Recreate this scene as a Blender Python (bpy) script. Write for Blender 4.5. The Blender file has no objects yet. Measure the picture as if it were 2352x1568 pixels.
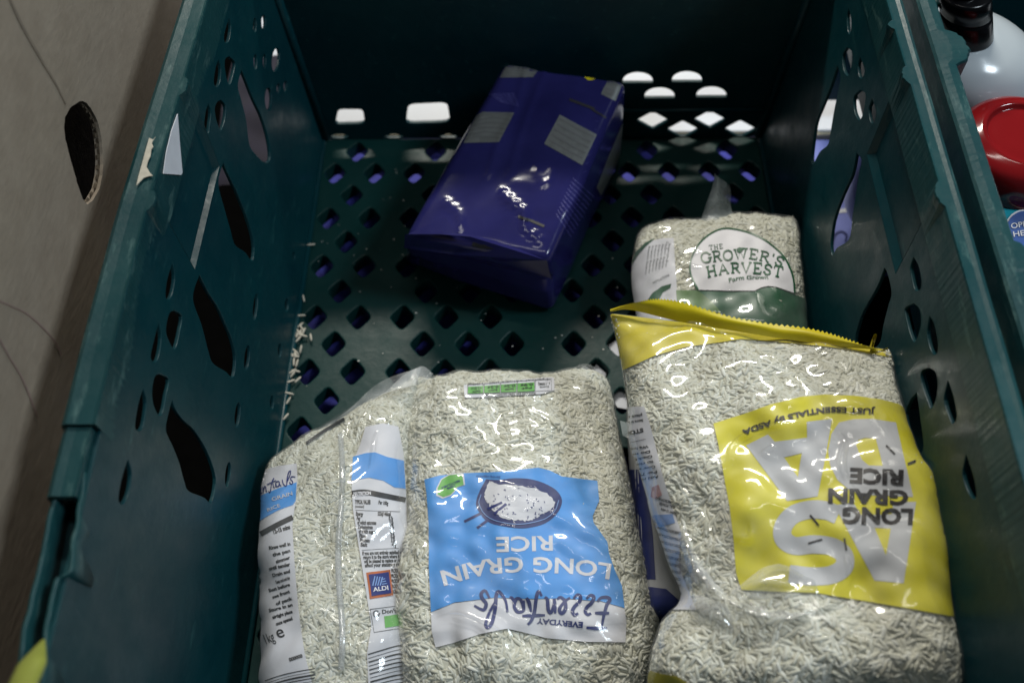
import bpy, bmesh, math, random
import numpy as np
from mathutils import Vector, Matrix
from mathutils.bvhtree import BVHTree
from mathutils.geometry import tessellate_polygon
random.seed(4); rng = np.random.default_rng(4)
S = bpy.context.scene

# ------------------------------------------------------------------ camera
CAM = np.array([-.0071, 0., .5651])
FW = np.array([-.0205, .5286, -.8486]); RT = np.array([.9998, .0092, -.0184])
FW = FW/np.linalg.norm(FW); RT = RT-FW*(RT@FW); RT /= np.linalg.norm(RT); UP = np.cross(RT, FW)
FPX = 2271.4                                   # focal length in units of a 2352 px wide picture
cd = bpy.data.cameras.new('camera'); co = bpy.data.objects.new('camera', cd); S.collection.objects.link(co)
co.matrix_world = Matrix(((RT[0], UP[0], -FW[0], CAM[0]), (RT[1], UP[1], -FW[1], CAM[1]), (RT[2], UP[2], -FW[2], CAM[2]), (0, 0, 0, 1)))
cd.sensor_width = 36; cd.lens = 36*FPX/2352; cd.clip_start = .02; cd.clip_end = 50
cd.dof.use_dof = True; cd.dof.focus_distance = .535; cd.dof.aperture_fstop = 6.3
S.camera = co

# ------------------------------------------------------------------ light
W = bpy.data.worlds.new("World"); S.world = W; W.use_nodes = True
bg = W.node_tree.nodes['Background']; bg.inputs[0].default_value = (.42, .62, .8, 1); bg.inputs[1].default_value = .05
def lamp(name, loc, aim, sx, sy, power, col):
    l = bpy.data.lights.new(name, 'AREA'); l.shape = 'RECTANGLE'; l.size = sx; l.size_y = sy; l.energy = power; l.color = col
    o = bpy.data.objects.new(name, l); S.collection.objects.link(o); o.location = loc
    d = Vector(aim)-Vector(loc); o.rotation_euler = d.to_track_quat('-Z', 'Y').to_euler(); return o
lamp('ceiling_strip_lamp', (-.18, 2.05, 1.85), (0, .3, 0), 1.1, .12, 54, (1, .96, .86))
lamp('ceiling_strip_lamp', (.10, .75, 2.6), (0, .3, 0), 1.3, .10, 7, (1, .97, .9))
lamp('window_light', (1.50, .35, 1.80), (-.1, .25, .1), .4, .4, 21, (.80, .92, 1))
S.view_settings.view_transform = 'Standard'; S.view_settings.look = 'None'; S.view_settings.exposure = 0; S.view_settings.gamma = 1

# ------------------------------------------------------------------ helpers
def A(*a): return np.array(a, float)
def ray(px, py):
    return FW+RT*(px-1176)/FPX-UP*(py-784)/FPX
def at(px, py, n, d):
    n = A(*n); D = ray(px, py); return CAM+D*((d-n@CAM)/(n@D))
def az(px, py, z): return at(px, py, (0, 0, 1), z)
def proj(P):
    d = np.asarray(P)-CAM; w = d@FW
    return np.stack([1176+FPX*(d@RT)/w, 784-FPX*(d@UP)/w], -1)
def tag(o, label=None, cat=None, group=None, kind=None):
    if label: o['label'] = label
    if cat: o['category'] = cat
    if group: o['group'] = group
    if kind: o['kind'] = kind
    return o
def link(name, me, mat=None, parent=None):
    o = bpy.data.objects.new(name, me); S.collection.objects.link(o)
    if mat and not me.materials: me.materials.append(mat)
    if parent: o.parent = parent; o.matrix_parent_inverse = Matrix.Translation(-parent.location) if parent.parent is None else Matrix.Identity(4)
    return o
def mesh(name, V, F, mat=None, parent=None, smooth=True):
    me = bpy.data.meshes.new(name); me.from_pydata([tuple(map(float, v)) for v in V], [], [tuple(map(int, f)) for f in F]); me.update()
    if smooth: me.shade_smooth()
    return link(name, me, mat, parent)
def empty(name, loc, label, cat, group=None):
    o = bpy.data.objects.new(name, None); S.collection.objects.link(o); o.location = tuple(map(float, loc)); o.empty_display_size = .02
    return tag(o, label, cat, group)
def gridfaces(n, m, wrap=False):
    F = []
    for i in range(n-1):
        for j in range(m if wrap else m-1):
            k = (j+1) % m; F.append((i*m+j, i*m+k, (i+1)*m+k, (i+1)*m+j))
    return F
def crom(pts, n):
    P = np.asarray(pts, float); k = len(P)-1; T = np.linspace(0, k, n); out = []
    for t in T:
        i = min(int(t), k-1); f = t-i
        p0 = P[i-1] if i > 0 else 2*P[0]-P[1]; p3 = P[i+2] if i+2 <= k else 2*P[k]-P[k-1]; p1 = P[i]; p2 = P[i+1]
        out.append(.5*((2*p1)+(p2-p0)*f+(2*p0-5*p1+4*p2-p3)*f*f+(3*p1-p0-3*p2+p3)*f**3))
    return np.array(out)
class Noise:
    def __init__(s, scale, n=14, seed=0, dim=3):
        r = np.random.default_rng(seed); d = r.normal(size=(n, dim)); d /= np.linalg.norm(d, axis=1)[:, None]
        s.k = d*(2*math.pi/scale)*r.uniform(.6, 1.5, (n, 1)); s.p = r.uniform(0, 6.28, n); s.n = n
    def __call__(s, P): return np.sin(np.asarray(P)@s.k.T+s.p).sum(-1)/math.sqrt(s.n)
    def ridge(s, P): return (1-np.abs(np.sin(np.asarray(P)@s.k.T+s.p))**.6).sum(-1)/s.n

# ------------------------------------------------------------------ materials
def nt(name):
    m = bpy.data.materials.new(name); m.use_nodes = True; t = m.node_tree; b = t.nodes['Principled BSDF']; return m, t, b
def N(t, ty, **kw):
    n = t.nodes.new(ty)
    for k, v in kw.items(): setattr(n, k, v)
    return n
def coords(t, scale):
    g = N(t, 'ShaderNodeNewGeometry'); mp = N(t, 'ShaderNodeMapping'); mp.inputs['Scale'].default_value = scale if isinstance(scale, tuple) else (scale,)*3
    t.links.new(g.outputs['Position'], mp.inputs['Vector']); return mp.outputs[0]
def noise(t, scale, detail=4, rough=.55):
    n = N(t, 'ShaderNodeTexNoise'); n.inputs['Scale'].default_value = 1; n.inputs['Detail'].default_value = detail; n.inputs['Roughness'].default_value = rough
    t.links.new(coords(t, scale), n.inputs['Vector']); return n.outputs['Fac']
def ramp(t, fac, stops):
    r = N(t, 'ShaderNodeValToRGB'); t.links.new(fac, r.inputs[0]); e = r.color_ramp.elements
    while len(e) < len(stops): e.new(.5)
    for x, (p, c) in zip(e, stops): x.position = p; x.color = (*c, 1) if len(c) == 3 else c
    return r.outputs[0]
def bump(t, b, fac, strength, dist):
    n = N(t, 'ShaderNodeBump'); n.inputs['Strength'].default_value = strength; n.inputs['Distance'].default_value = dist
    t.links.new(fac, n.inputs['Height']); t.links.new(n.outputs[0], b.inputs['Normal']); return n
def simple(name, col, rough=.5, var=.15, scale=60, bmp=0, metal=0, spec=.5):
    m, t, b = nt(name); c = np.array(col)
    cc = ramp(t, noise(t, scale), [(.3, tuple(c*(1-var))), (.7, tuple(np.minimum(c*(1+var), 1)))]); t.links.new(cc, b.inputs['Base Color'])
    b.inputs['Roughness'].default_value = rough; b.inputs['Metallic'].default_value = metal; b.inputs['Specular IOR Level'].default_value = spec
    if bmp: bump(t, b, noise(t, scale*2), bmp, .001)
    return m
def plastic(name, c0, c1, wear, wearamt=.62):
    m, t, b = nt(name)
    base = ramp(t, noise(t, 14, 5), [(.3, c0), (.72, c1)])
    w = ramp(t, noise(t, (170, 40, 170), 8, .7), [(wearamt, (0, 0, 0)), (wearamt+.13, (1, 1, 1))])
    mx = N(t, 'ShaderNodeMixRGB'); t.links.new(w, mx.inputs[0]); t.links.new(base, mx.inputs[1]); mx.inputs[2].default_value = (*wear, 1)
    t.links.new(mx.outputs[0], b.inputs['Base Color'])
    r = ramp(t, noise(t, 55, 6, .7), [(.3, (.30,)*3), (.75, (.55,)*3)]); t.links.new(r, b.inputs['Roughness'])
    bump(t, b, noise(t, 120, 6, .6), .25, .0012); b.inputs['Specular IOR Level'].default_value = .30
    return m
M = {}
M['green'] = plastic('green_crate_plastic', (.0012, .030, .041), (.0022, .044, .054), (.020, .085, .092), .60)
M['base'] = plastic('dusty_base_plastic', (.003, .026, .025), (.005, .037, .035), (.014, .052, .049), .62)
M['base'].node_tree.nodes['Principled BSDF'].inputs['Specular IOR Level'].default_value = .18
M['rim'] = plastic('worn_rim_plastic', (.006, .042, .050), (.014, .068, .074), (.06, .13, .13), .56)
M['card'], t, b = nt('cardboard')
f = noise(t, (55, 42, 60), 10, .75); t.links.new(ramp(t, f, [(.25, (.29, .235, .18)), (.75, (.39, .325, .255))]), b.inputs['Base Color'])
b.inputs['Roughness'].default_value = .9; b.inputs['Specular IOR Level'].default_value = .2; bump(t, b, noise(t, (300, 120, 300), 6), .4, .0006)
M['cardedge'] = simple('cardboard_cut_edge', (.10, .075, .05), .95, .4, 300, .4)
M['pen'] = simple('faded_pink_ink', (.28, .195, .17), .9)
M['crease'] = simple('cardboard_fold', (.23, .185, .14), .9, .2)
M['white'] = simple('white_tabletop', (.74, .76, .82), .5, .03, 8)
M['beige'] = simple('beige_table_edge', (.42, .38, .28), .6)
M['bluecloth'] = simple('blue_cloth', (.045, .05, .36), .8, .25, 40, .3)
M['paper'] = simple('white_paper', (.62, .64, .70), .7, .06, 80)
M['oldpaper'] = simple('torn_paper', (.52, .48, .40), .85, .12, 300)
M['white_ink'] = simple('white_label_ink', (.70, .70, .75), .55, .05, 60)
M['grey_ink'] = simple('pale_grey_label_ink', (.50, .51, .54), .5, .06, 60)
M['blue_ink'] = simple('sky_blue_ink', (.075, .33, .80), .5, .08, 40)
M['navy_ink'] = simple('navy_ink', (.018, .03, .16), .5, .2)
M['black_ink'] = simple('black_ink', (.012, .012, .014), .5, .2)
M['dkgrey_ink'] = simple('charcoal_ink', (.018, .016, .018), .5, .2)
M['green_ink'] = simple('fresh_green_ink', (.14, .44, .09), .5, .1)
M['dgreen_ink'] = simple('bottle_green_ink', (.008, .085, .035), .4, .3, 30)
M['midgreen_ink'] = simple('leaf_green_ink', (.10, .21, .06), .4, .3, 50)
M['yellow_ink'] = simple('yellow_ink', (.62, .52, .008), .45, .10, 30)
M['olive_ink'] = simple('bright_yellow_ink', (.66, .60, .010), .45, .12, 25)
M['orange_ink'] = simple('orange_ink', (.45, .10, .01), .5, .4)
M['pink_ink'] = simple('pink_ink', (.5, .28, .28), .5)
M['ltblue_ink'] = simple('light_blue_ink', (.2, .32, .62), .5)
M['silver_ink'] = simple('silver_ink', (.17, .18, .18), .35, .15, 200, 0, .3)
M['greyline'] = simple('grey_line_ink', (.12, .125, .13), .5)
M['navy_pack'], t, b = nt('deep_blue_packet_film')
t.links.new(ramp(t, noise(t, 22), [(.3, (.012, .012, .07)), (.75, (.022, .022, .12))]), b.inputs['Base Color']); b.inputs['Roughness'].default_value = .14; b.inputs['Specular IOR Level'].default_value = .32
M['red'] = simple('glossy_red_plastic', (.22, .008, .010), .12, .06, 20)
M['blackcap'] = simple('glossy_black_plastic', (.004, .004, .005), .22, .1, 60, 0, 0, .25)
M['bottle'] = simple('translucent_white_plastic', (.46, .51, .55), .18, .05, 12)
M['teal'] = simple('turquoise_film', (.012, .33, .43), .28, .12, 20)
M['lime'] = simple('yellow_green_plastic', (.24, .27, .05), .35, .2)
M['fleck'] = simple('pale_fleck', (.5, .5, .47), .7)
# rice
m, t, b = nt('rice'); M['rice'] = m
at_ = N(t, 'ShaderNodeAttribute', attribute_name='tone')
t.links.new(ramp(t, at_.outputs['Fac'], [(0, (.55, .535, .43)), (.5, (.665, .66, .565)), (1, (.78, .785, .72))]), b.inputs['Base Color'])
b.inputs['Roughness'].default_value = .5; b.inputs['Specular IOR Level'].default_value = .25; 
M['ricecore'] = simple('rice_mass', (.61, .60, .50), .7, .10, 400, .3)
# clear film: glossy by fresnel over transparent with a touch of milk
def film(name, milk, col=(.8, .83, .85), rough=.075, bstr=.12, gl=1.38):
    m = bpy.data.materials.new(name); m.use_nodes = True; t = m.node_tree; t.nodes.clear()
    out = N(t, 'ShaderNodeOutputMaterial'); tr = N(t, 'ShaderNodeBsdfTransparent'); tr.inputs[0].default_value = (.97, .975, .98, 1)
    df = N(t, 'ShaderNodeBsdfDiffuse'); df.inputs[0].default_value = (*col, 1); g = N(t, 'ShaderNodeBsdfGlossy'); g.inputs['Roughness'].default_value = rough
    m1 = N(t, 'ShaderNodeMixShader'); m2 = N(t, 'ShaderNodeMixShader'); fr = N(t, 'ShaderNodeFresnel'); fr.inputs[0].default_value = gl
    mk = N(t, 'ShaderNodeMath', operation='MULTIPLY'); t.links.new(ramp(t, noise(t, 45, 5, .6), [(.35, (.3,)*3), (.75, (1.6,)*3)]), mk.inputs[0]); mk.inputs[1].default_value = milk
    t.links.new(mk.outputs[0], m1.inputs[0]); t.links.new(tr.outputs[0], m1.inputs[1]); t.links.new(df.outputs[0], m1.inputs[2])
    sc = N(t, 'ShaderNodeMath', operation='MINIMUM'); t.links.new(fr.outputs[0], sc.inputs[0]); sc.inputs[1].default_value = .16; t.links.new(sc.outputs[0], m2.inputs[0]); t.links.new(m1.outputs[0], m2.inputs[1]); t.links.new(g.outputs[0], m2.inputs[2])
    bp = N(t, 'ShaderNodeBump'); bp.inputs['Strength'].default_value = bstr; bp.inputs['Distance'].default_value = .0016
    nn = N(t, 'ShaderNodeTexNoise'); nn.inputs['Scale'].default_value = 1; nn.inputs['Detail'].default_value = 3; nn.inputs['Distortion'].default_value = 1.2
    t.links.new(coords(t, (48, 34, 48)), nn.inputs['Vector'])
    t.links.new(nn.outputs['Fac'], bp.inputs['Height'])
    t.links.new(bp.outputs[0], g.inputs['Normal']); t.links.new(bp.outputs[0], fr.inputs['Normal'])
    t.links.new(m2.outputs[0], out.inputs[0]); return m
M['film'] = film('clear_bag_film', .075)
M['film2'] = film('milky_bag_film', .34, rough=.14)
M['flap'] = film('loose_clear_film', .26, (.9, .92, .95), rough=.10, gl=1.9, bstr=.4)
M['tail'] = film('dull_clear_film', .45, (.45, .52, .55), .3)

# ------------------------------------------------------------------ flat print helpers (picture-plane traced, laid on the real surface)
def grid_cut(V, F, step):
    bm = bmesh.new(); vs = [bm.verts.new((v[0], v[1], 0)) for v in V]
    for f in F:
        try: bm.faces.new([vs[i] for i in f])
        except ValueError: pass
    if not bm.verts: return V, F
    X = [v.co.x for v in bm.verts]; Y = [v.co.y for v in bm.verts]
    for ax, lo, hi in ((0, min(X), max(X)), (1, min(Y), max(Y))):
        k = math.floor(lo/step)+1
        while k*step < hi:
            co_ = (k*step, 0, 0) if ax == 0 else (0, k*step, 0)
            bmesh.ops.bisect_plane(bm, geom=bm.verts[:]+bm.edges[:]+bm.faces[:], dist=1e-6, plane_co=co_, plane_no=(1, 0, 0) if ax == 0 else (0, 1, 0)); k += 1
    bm.verts.ensure_lookup_table(); bm.verts.index_update()
    V2 = [(v.co.x, v.co.y) for v in bm.verts]; F2 = [[v.index for v in f.verts] for f in bm.faces]; bm.free(); return V2, F2
class Surf:
    """a base surface that prints can be laid on"""
    def __init__(s, V, F): s.bvh = BVHTree.FromPolygons([Vector(v) for v in V], F); s.V = V
    def hit(s, px, py):
        D = Vector(ray(px, py)).normalized(); r = s.bvh.ray_cast(Vector(CAM), D)
        if r[0] is None: return None
        n = r[1]
        if n.dot(D) > 0: n = -n
        return r[0], n
class Print:
    """collects 2-D shapes in picture units"""
    def __init__(s, step=7): s.V = []; s.F = []; s.step = step
    def add(s, V, F):
        k = len(s.V); s.V += [tuple(v) for v in V]; s.F += [[i+k for i in f] for f in F]; return s
    def poly(s, *loops):
        L = [[Vector((p[0], p[1], 0)) for p in l] for l in loops]; tri = tessellate_polygon(L); flat = [(p.x, p.y) for l in L for p in l]
        return s.add(flat, [list(t) for t in tri])
    def line(s, pts, w, n=None, closed=False):
        P = np.asarray(pts, float)
        if n: P = crom(P, n)
        T = np.gradient(P, axis=0); T /= np.linalg.norm(T, axis=1)[:, None]+1e-9; Q = np.stack([-T[:, 1], T[:, 0]], 1)
        ww = (np.full(len(P), w) if np.isscalar(w) else np.interp(np.linspace(0, 1, len(P)), np.linspace(0, 1, len(w)), w))[:, None]/2
        V = np.concatenate([P+Q*ww, P-Q*ww]); k = len(P)
        return s.add(V, [[i, i+1, k+i+1, k+i] for i in range(k-1)])
    def ellipse(s, cx, cy, rx, ry, n=28, rot=0):
        a = np.linspace(0, 2*math.pi, n, endpoint=False); c, d = math.cos(rot), math.sin(rot)
        x = np.cos(a)*rx; y = np.sin(a)*ry
        return s.poly(list(zip(cx+x*c-y*d, cy+x*d+y*c)))
    def text(s, body, path, h, bold=0., squeeze=1.0, shear=0):
        V, F = glyphs(body, bold); V = V.copy(); w = V[:, 0].max()-V[:, 0].min(); x0 = V[:, 0].min()
        P = crom(path, 40) if len(path) > 2 else np.linspace(path[0], path[1], 40)
        P = np.asarray(P, float); L = np.r_[0, np.cumsum(np.linalg.norm(np.diff(P, axis=0), axis=1))]; tot = L[-1]
        u = (V[:, 0]-x0)/w*tot; u = u+shear*V[:, 1]*h; uc = np.clip(u, 0, tot)
        X = np.interp(uc, L, P[:, 0]); Y = np.interp(uc, L, P[:, 1]); T = np.gradient(P, axis=0); T /= np.linalg.norm(T, axis=1)[:, None]
        tx = np.interp(uc, L, T[:, 0]); ty = np.interp(uc, L, T[:, 1]); X += tx*(u-uc); Y += ty*(u-uc)
        hh = h if np.isscalar(h) else h[0]+(h[1]-h[0])*uc/tot
        k = V[:, 1]*hh/.73
        return s.add(np.stack([X+ty*k, Y-tx*k], 1), F)
    def lay(s, surf, off, name, mat, parent):
        V, F = grid_cut(s.V, s.F, s.step); out = []; ok = []
        for v in V:
            r = surf.hit(*v)
            if r is None: out.append((0, 0, 0)); ok.append(False)
            else: out.append(tuple(r[0]+r[1]*off)); ok.append(True)
        hit0 = list(ok); fixed = {}
        for f in F:
            g = [i for i in f if hit0[i]]
            if g and len(g) < len(f):
                for i in f:
                    if not hit0[i] and i not in fixed:
                        lo, hi = np.array(V[g[0]]), np.array(V[i]); best = None
                        for _ in range(9):
                            m_ = (lo+hi)/2; r = surf.hit(*m_)
                            if r is None: hi = m_
                            else: lo = m_; best = r
                        if best is not None: fixed[i] = 1; out[i] = tuple(best[0]+best[1]*off); ok[i] = True
                        else: fixed[i] = 1; out[i] = out[g[0]]; ok[i] = True
        F2 = [f for f in F if all(ok[i] for i in f)]
        # drop faces that bridge a depth jump
        F3 = []
        for f in F2:
            p = [out[i] for i in f]
            if max(math.dist(p[0], q) for q in p) < .02: F3.append(f)
        used = sorted({i for f in F3 for i in f}); mp = {k: i for i, k in enumerate(used)}
        return mesh(name, [out[i] for i in used], [[mp[i] for i in f] for f in F3], mat, parent)
_g = {}
def glyphs(body, bold):
    key = (body, bold)
    if key not in _g:
        c = bpy.data.curves.new('t', 'FONT'); c.body = body; c.offset = bold; c.resolution_u = 3; c.size = 1
        o = bpy.data.objects.new('t', c); S.collection.objects.link(o); bpy.context.view_layer.update()
        me = bpy.data.meshes.new_from_object(o.evaluated_get(bpy.context.evaluated_depsgraph_get()))
        V = np.array([v.co[:2] for v in me.vertices]); F = [list(p.vertices) for p in me.polygons]
        bpy.data.objects.remove(o); bpy.data.curves.remove(c); bpy.data.meshes.remove(me); _g[key] = (V, F)
    return _g[key]
# slab-serif stroke letters
SL = {'G': (.85, [[(.8, .75), (.62, .95), (.4, 1), (.15, .85), (.05, .5), (.15, .15), (.4, 0), (.65, .05), (.78, .2), (.78, .45)]], [(.78, .45, .2), (.8, .78, .12)]),
      'R': (.85, [[(.18, 0), (.18, 1)], [(.18, 1), (.5, 1), (.7, .88), (.7, .65), (.5, .5), (.18, .48)], [(.45, .48), (.78, 0)]], [(.18, 0, .17), (.8, 0, .13), (.1, 1, .1)]),
      'O': (.9, [[(.45, 1), (.15, .85), (.05, .5), (.15, .15), (.45, 0), (.75, .15), (.85, .5), (.75, .85), (.45, 1.0)]], []),
      'W': (1.15, [[(.1, 1), (.32, 0), (.57, .85), (.82, 0), (1.05, 1)]], [(.1, 1, .15), (1.05, 1, .15)]),
      'E': (.8, [[(.18, 0), (.18, 1)], [(.18, 1), (.7, 1), (.7, .78)], [(.18, .5), (.55, .5)], [(.18, 0), (.72, 0), (.72, .24)]], [(.12, 0, .12), (.12, 1, .12)]),
      'S': (.75, [[(.65, .75), (.5, .97), (.25, .97), (.1, .78), (.2, .58), (.5, .45), (.65, .25), (.5, .03), (.25, .03), (.08, .28)]], [(.66, .8, .09), (.07, .2, .09)]),
      'H': (.95, [[(.18, 0), (.18, 1)], [(.77, 0), (.77, 1)], [(.18, .5), (.77, .5)]], [(.18, 0, .17), (.18, 1, .17), (.77, 0, .17), (.77, 1, .17)]),
      'A': (.95, [[(.12, 0), (.47, 1), (.83, 0)], [(.25, .35), (.7, .35)]], [(.12, 0, .15), (.83, 0, .15)]),
      'V': (.9, [[(.12, 1), (.46, 0), (.8, 1)]], [(.12, 1, .15), (.8, 1, .15)]),
      'T': (.85, [[(.43, 0), (.43, 1)], [(.05, .75), (.05, 1), (.8, 1), (.8, .75)]], [(.43, 0, .2)]),
      "'": (.3, [[(.15, .75), (.17, 1.05)]], [])}
def slab(pr, body, path, h, th=.16):
    P = crom(path, 60); L = np.r_[0, np.cumsum(np.linalg.norm(np.diff(P, axis=0), axis=1))]; tot = sum(SL[c][0]+.14 for c in body)
    T = np.gradient(P, axis=0); T /= np.linalg.norm(T, axis=1)[:, None]; x = 0
    def mp(q):
        u = q[0]/tot*L[-1]; X = np.interp(u, L, P[:, 0]); Y = np.interp(u, L, P[:, 1]); tx = np.interp(u, L, T[:, 0]); ty = np.interp(u, L, T[:, 1])
        return (X+ty*q[1]*h, Y-tx*q[1]*h)
    for ch in body:
        w, st, se = SL[ch]
        for l in st:
            q = [mp((x+a, b)) for a, b in l]
            pr.line(q, th*h, max(8, 3*len(q)) if ch in 'GOS' else None)
        for a, b, r in se: pr.line([mp((x+a-r*.85, b)), mp((x+a+r*.85, b))], th*h*.8)
        x += w+.14

# ------------------------------------------------------------------ setting: table and cloth under the crates
def box(x0, x1, y0, y1, z0, z1, name, mat, parent=None, bev=0.):
    bm = bmesh.new(); bmesh.ops.create_cube(bm, size=1)
    for v in bm.verts: v.co = Vector((x0+(v.co.x+.5)*(x1-x0), y0+(v.co.y+.5)*(y1-y0), z0+(v.co.z+.5)*(z1-z0)))
    if bev: bmesh.ops.bevel(bm, geom=bm.edges[:], offset=bev, segments=3, affect='EDGES', profile=.5)
    me = bpy.data.meshes.new(name); bm.to_mesh(me); bm.free(); me.shade_smooth() if bev else None
    return link(name, me, mat, parent)
tt = box(-.25, 1.2, .562, 1.9, -.0255, -.02, 'tabletop', M['white'], bev=.001); tag(tt, kind='structure')
te = box(-.25, 1.2, .5585, .5615, -.0262, -.0212, 'table_edge', M['beige']); tag(te, kind='structure')
gr = box(-3, 3, -3, 4, -.62, -.60, 'ground', simple('dark_floor', (.003, .003, .003), .9, .15, 60, 0, 0, 0)); tag(gr, kind='structure')
# rumpled blue cloth
n = 70; X, Y = np.meshgrid(np.linspace(-.185, .183, n), np.linspace(-.12, .72, n)); P = np.stack([X, Y, X*0], -1).reshape(-1, 3)
P[:, 2] = -.034+.003*Noise(.06, seed=2)(P)
cl = mesh('cloth', P, gridfaces(n, n), M['bluecloth']); tag(cl, 'rumpled blue cloth lying under the green crate, seen through the holes of its base', 'cloth')
X, Y = np.meshgrid(np.linspace(-.26, -.186, 20), np.linspace(.50, .645, 40)); P = np.stack([X, Y, X*0-.014], -1).reshape(-1, 3); P[:, 2] += .003*Noise(.05, seed=5)(P)
tag(mesh('cloth', P, gridfaces(40, 20), simple('dusky_violet_cloth', (.014, .012, .03), .8, .3, 40)), 'dusky violet cloth beyond the far left corner of the crate', 'cloth')
def scrap(name, pts, z, mat, label, cat='paper', th=.0006):
    V = [tuple(az(x, y, z)) for x, y in pts]; k = len(V); V2 = [(a, b, c+th) for a, b, c in V]
    return tag(mesh(name, V+V2, [list(range(k))[::-1], list(range(k, 2*k))]+[[i, (i+1) % k, k+(i+1) % k, k+i] for i in range(k)], mat, smooth=False), label, cat)
for k, pq in enumerate([[(1395, 795), (1420, 778), (1440, 800), (1418, 822)], [(1346, 862), (1370, 838), (1392, 858), (1386, 880), (1368, 886)], [(1400, 905), (1425, 890), (1450, 912), (1440, 940), (1418, 936)]]):
    scrap('paper_scrap', pq, -.006, M['paper'], ['white paper scrap showing in a base hole right against the yellow bag corner', 'white paper scrap filling the base hole nearest the blue-label bag corner', 'white paper scrap in the base hole between blue-label and yellow bags'][k])

M['lav'] = simple('lavender_print', (.22, .26, .66), .5, .1, 50)
lp_ = box(.186, .262, .425, .557, -.030, -.0235, 'pouch', M['lav'], None, .003); tag(lp_, 'lavender printed pouch on the cloth, seen through the long slots of the right wall', 'pouch')
lsf = Surf([(.186, .425, -.0233), (.262, .425, -.0233), (.262, .557, -.0233), (.186, .557, -.0233)], [[0, 1, 2, 3]])
Print(12).line([(1900, 488), (1975, 480)], 9).lay(lsf, .0002, 'white_band', M['white'], lp_)
Print(12).line([(1912, 560), (1918, 540), (1932, 532), (1944, 540), (1942, 556)], 5, 16).lay(lsf, .0002, 'printed_arc', M['navy_ink'], lp_)
# ------------------------------------------------------------------ crates
def panel(loops, th, bev=.0008):
    """flat plate with holes in local (u, v), as mesh arrays; th along +w"""
    c = bpy.data.curves.new('p', 'CURVE'); c.dimensions = '2D'; c.fill_mode = 'BOTH'; c.extrude = th/2-bev; c.bevel_depth = bev; c.bevel_resolution = 1; c.offset = -bev
    for l in loops:
        s = c.splines.new('POLY'); s.points.add(len(l)-1); s.use_cyclic_u = True
        for p, q in zip(s.points, l): p.co = (q[0], q[1], 0, 1)
    o = bpy.data.objects.new('p', c); S.collection.objects.link(o); bpy.context.view_layer.update()
    me = bpy.data.meshes.new_from_object(o.evaluated_get(bpy.context.evaluated_depsgraph_get()))
    V = np.array([v.co[:] for v in me.vertices]); F = [list(p.vertices) for p in me.polygons]
    bpy.data.objects.remove(o); bpy.data.curves.remove(c); bpy.data.meshes.remove(me); return V, F
def rounded(pts, k=4, r=.28):
    P = [np.array(p, float) for p in pts]; out = []
    for i in range(len(P)):
        a, b, c = P[i-1], P[i], P[(i+1) % len(P)]; p0 = b+(a-b)*r; p1 = b+(c-b)*r
        for j in range(k+1):
            t = j/k; out.append(tuple((1-t)**2*p0+2*t*(1-t)*b+t*t*p1))
    return out
CX = .1684; TX = .1850; RZ = .2; Y0 = -.035; YB = .537; SL_ = (TX-CX)/RZ
crate = empty('plastic_crate', (0, .25, -.0), 'scuffed dark green perforated plastic crate holding the rice bags and the blue packet', 'crate')
# base
px_, py_, x0_, y0_ = .0151, .0217, -.1565, .2853
holes = []
def dia(cx, cy, a=.0090, b_=.0110): return rounded([(cx-a, cy), (cx, cy-b_), (cx+a, cy), (cx, cy+b_)], 3, .26)
for r in range(-14, 12):
    for c in range(0, 10):
        if (r+c) % 2 or (r % 2 and c == 3) : continue
        if r in (-9, -3, 12): continue
        for sg in (1, -1):
            x = sg*(x0_+c*px_)
            if abs(x) < .012: continue
            holes.append(dia(x, y0_+r*py_))
V, F = panel([[(-CX, Y0), (CX, Y0), (CX, YB), (-CX, YB)]]+holes, .013, .0010)
V[:, 2] -= .0065
mesh('base', V, F, M['base'], crate, smooth=False)
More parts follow.
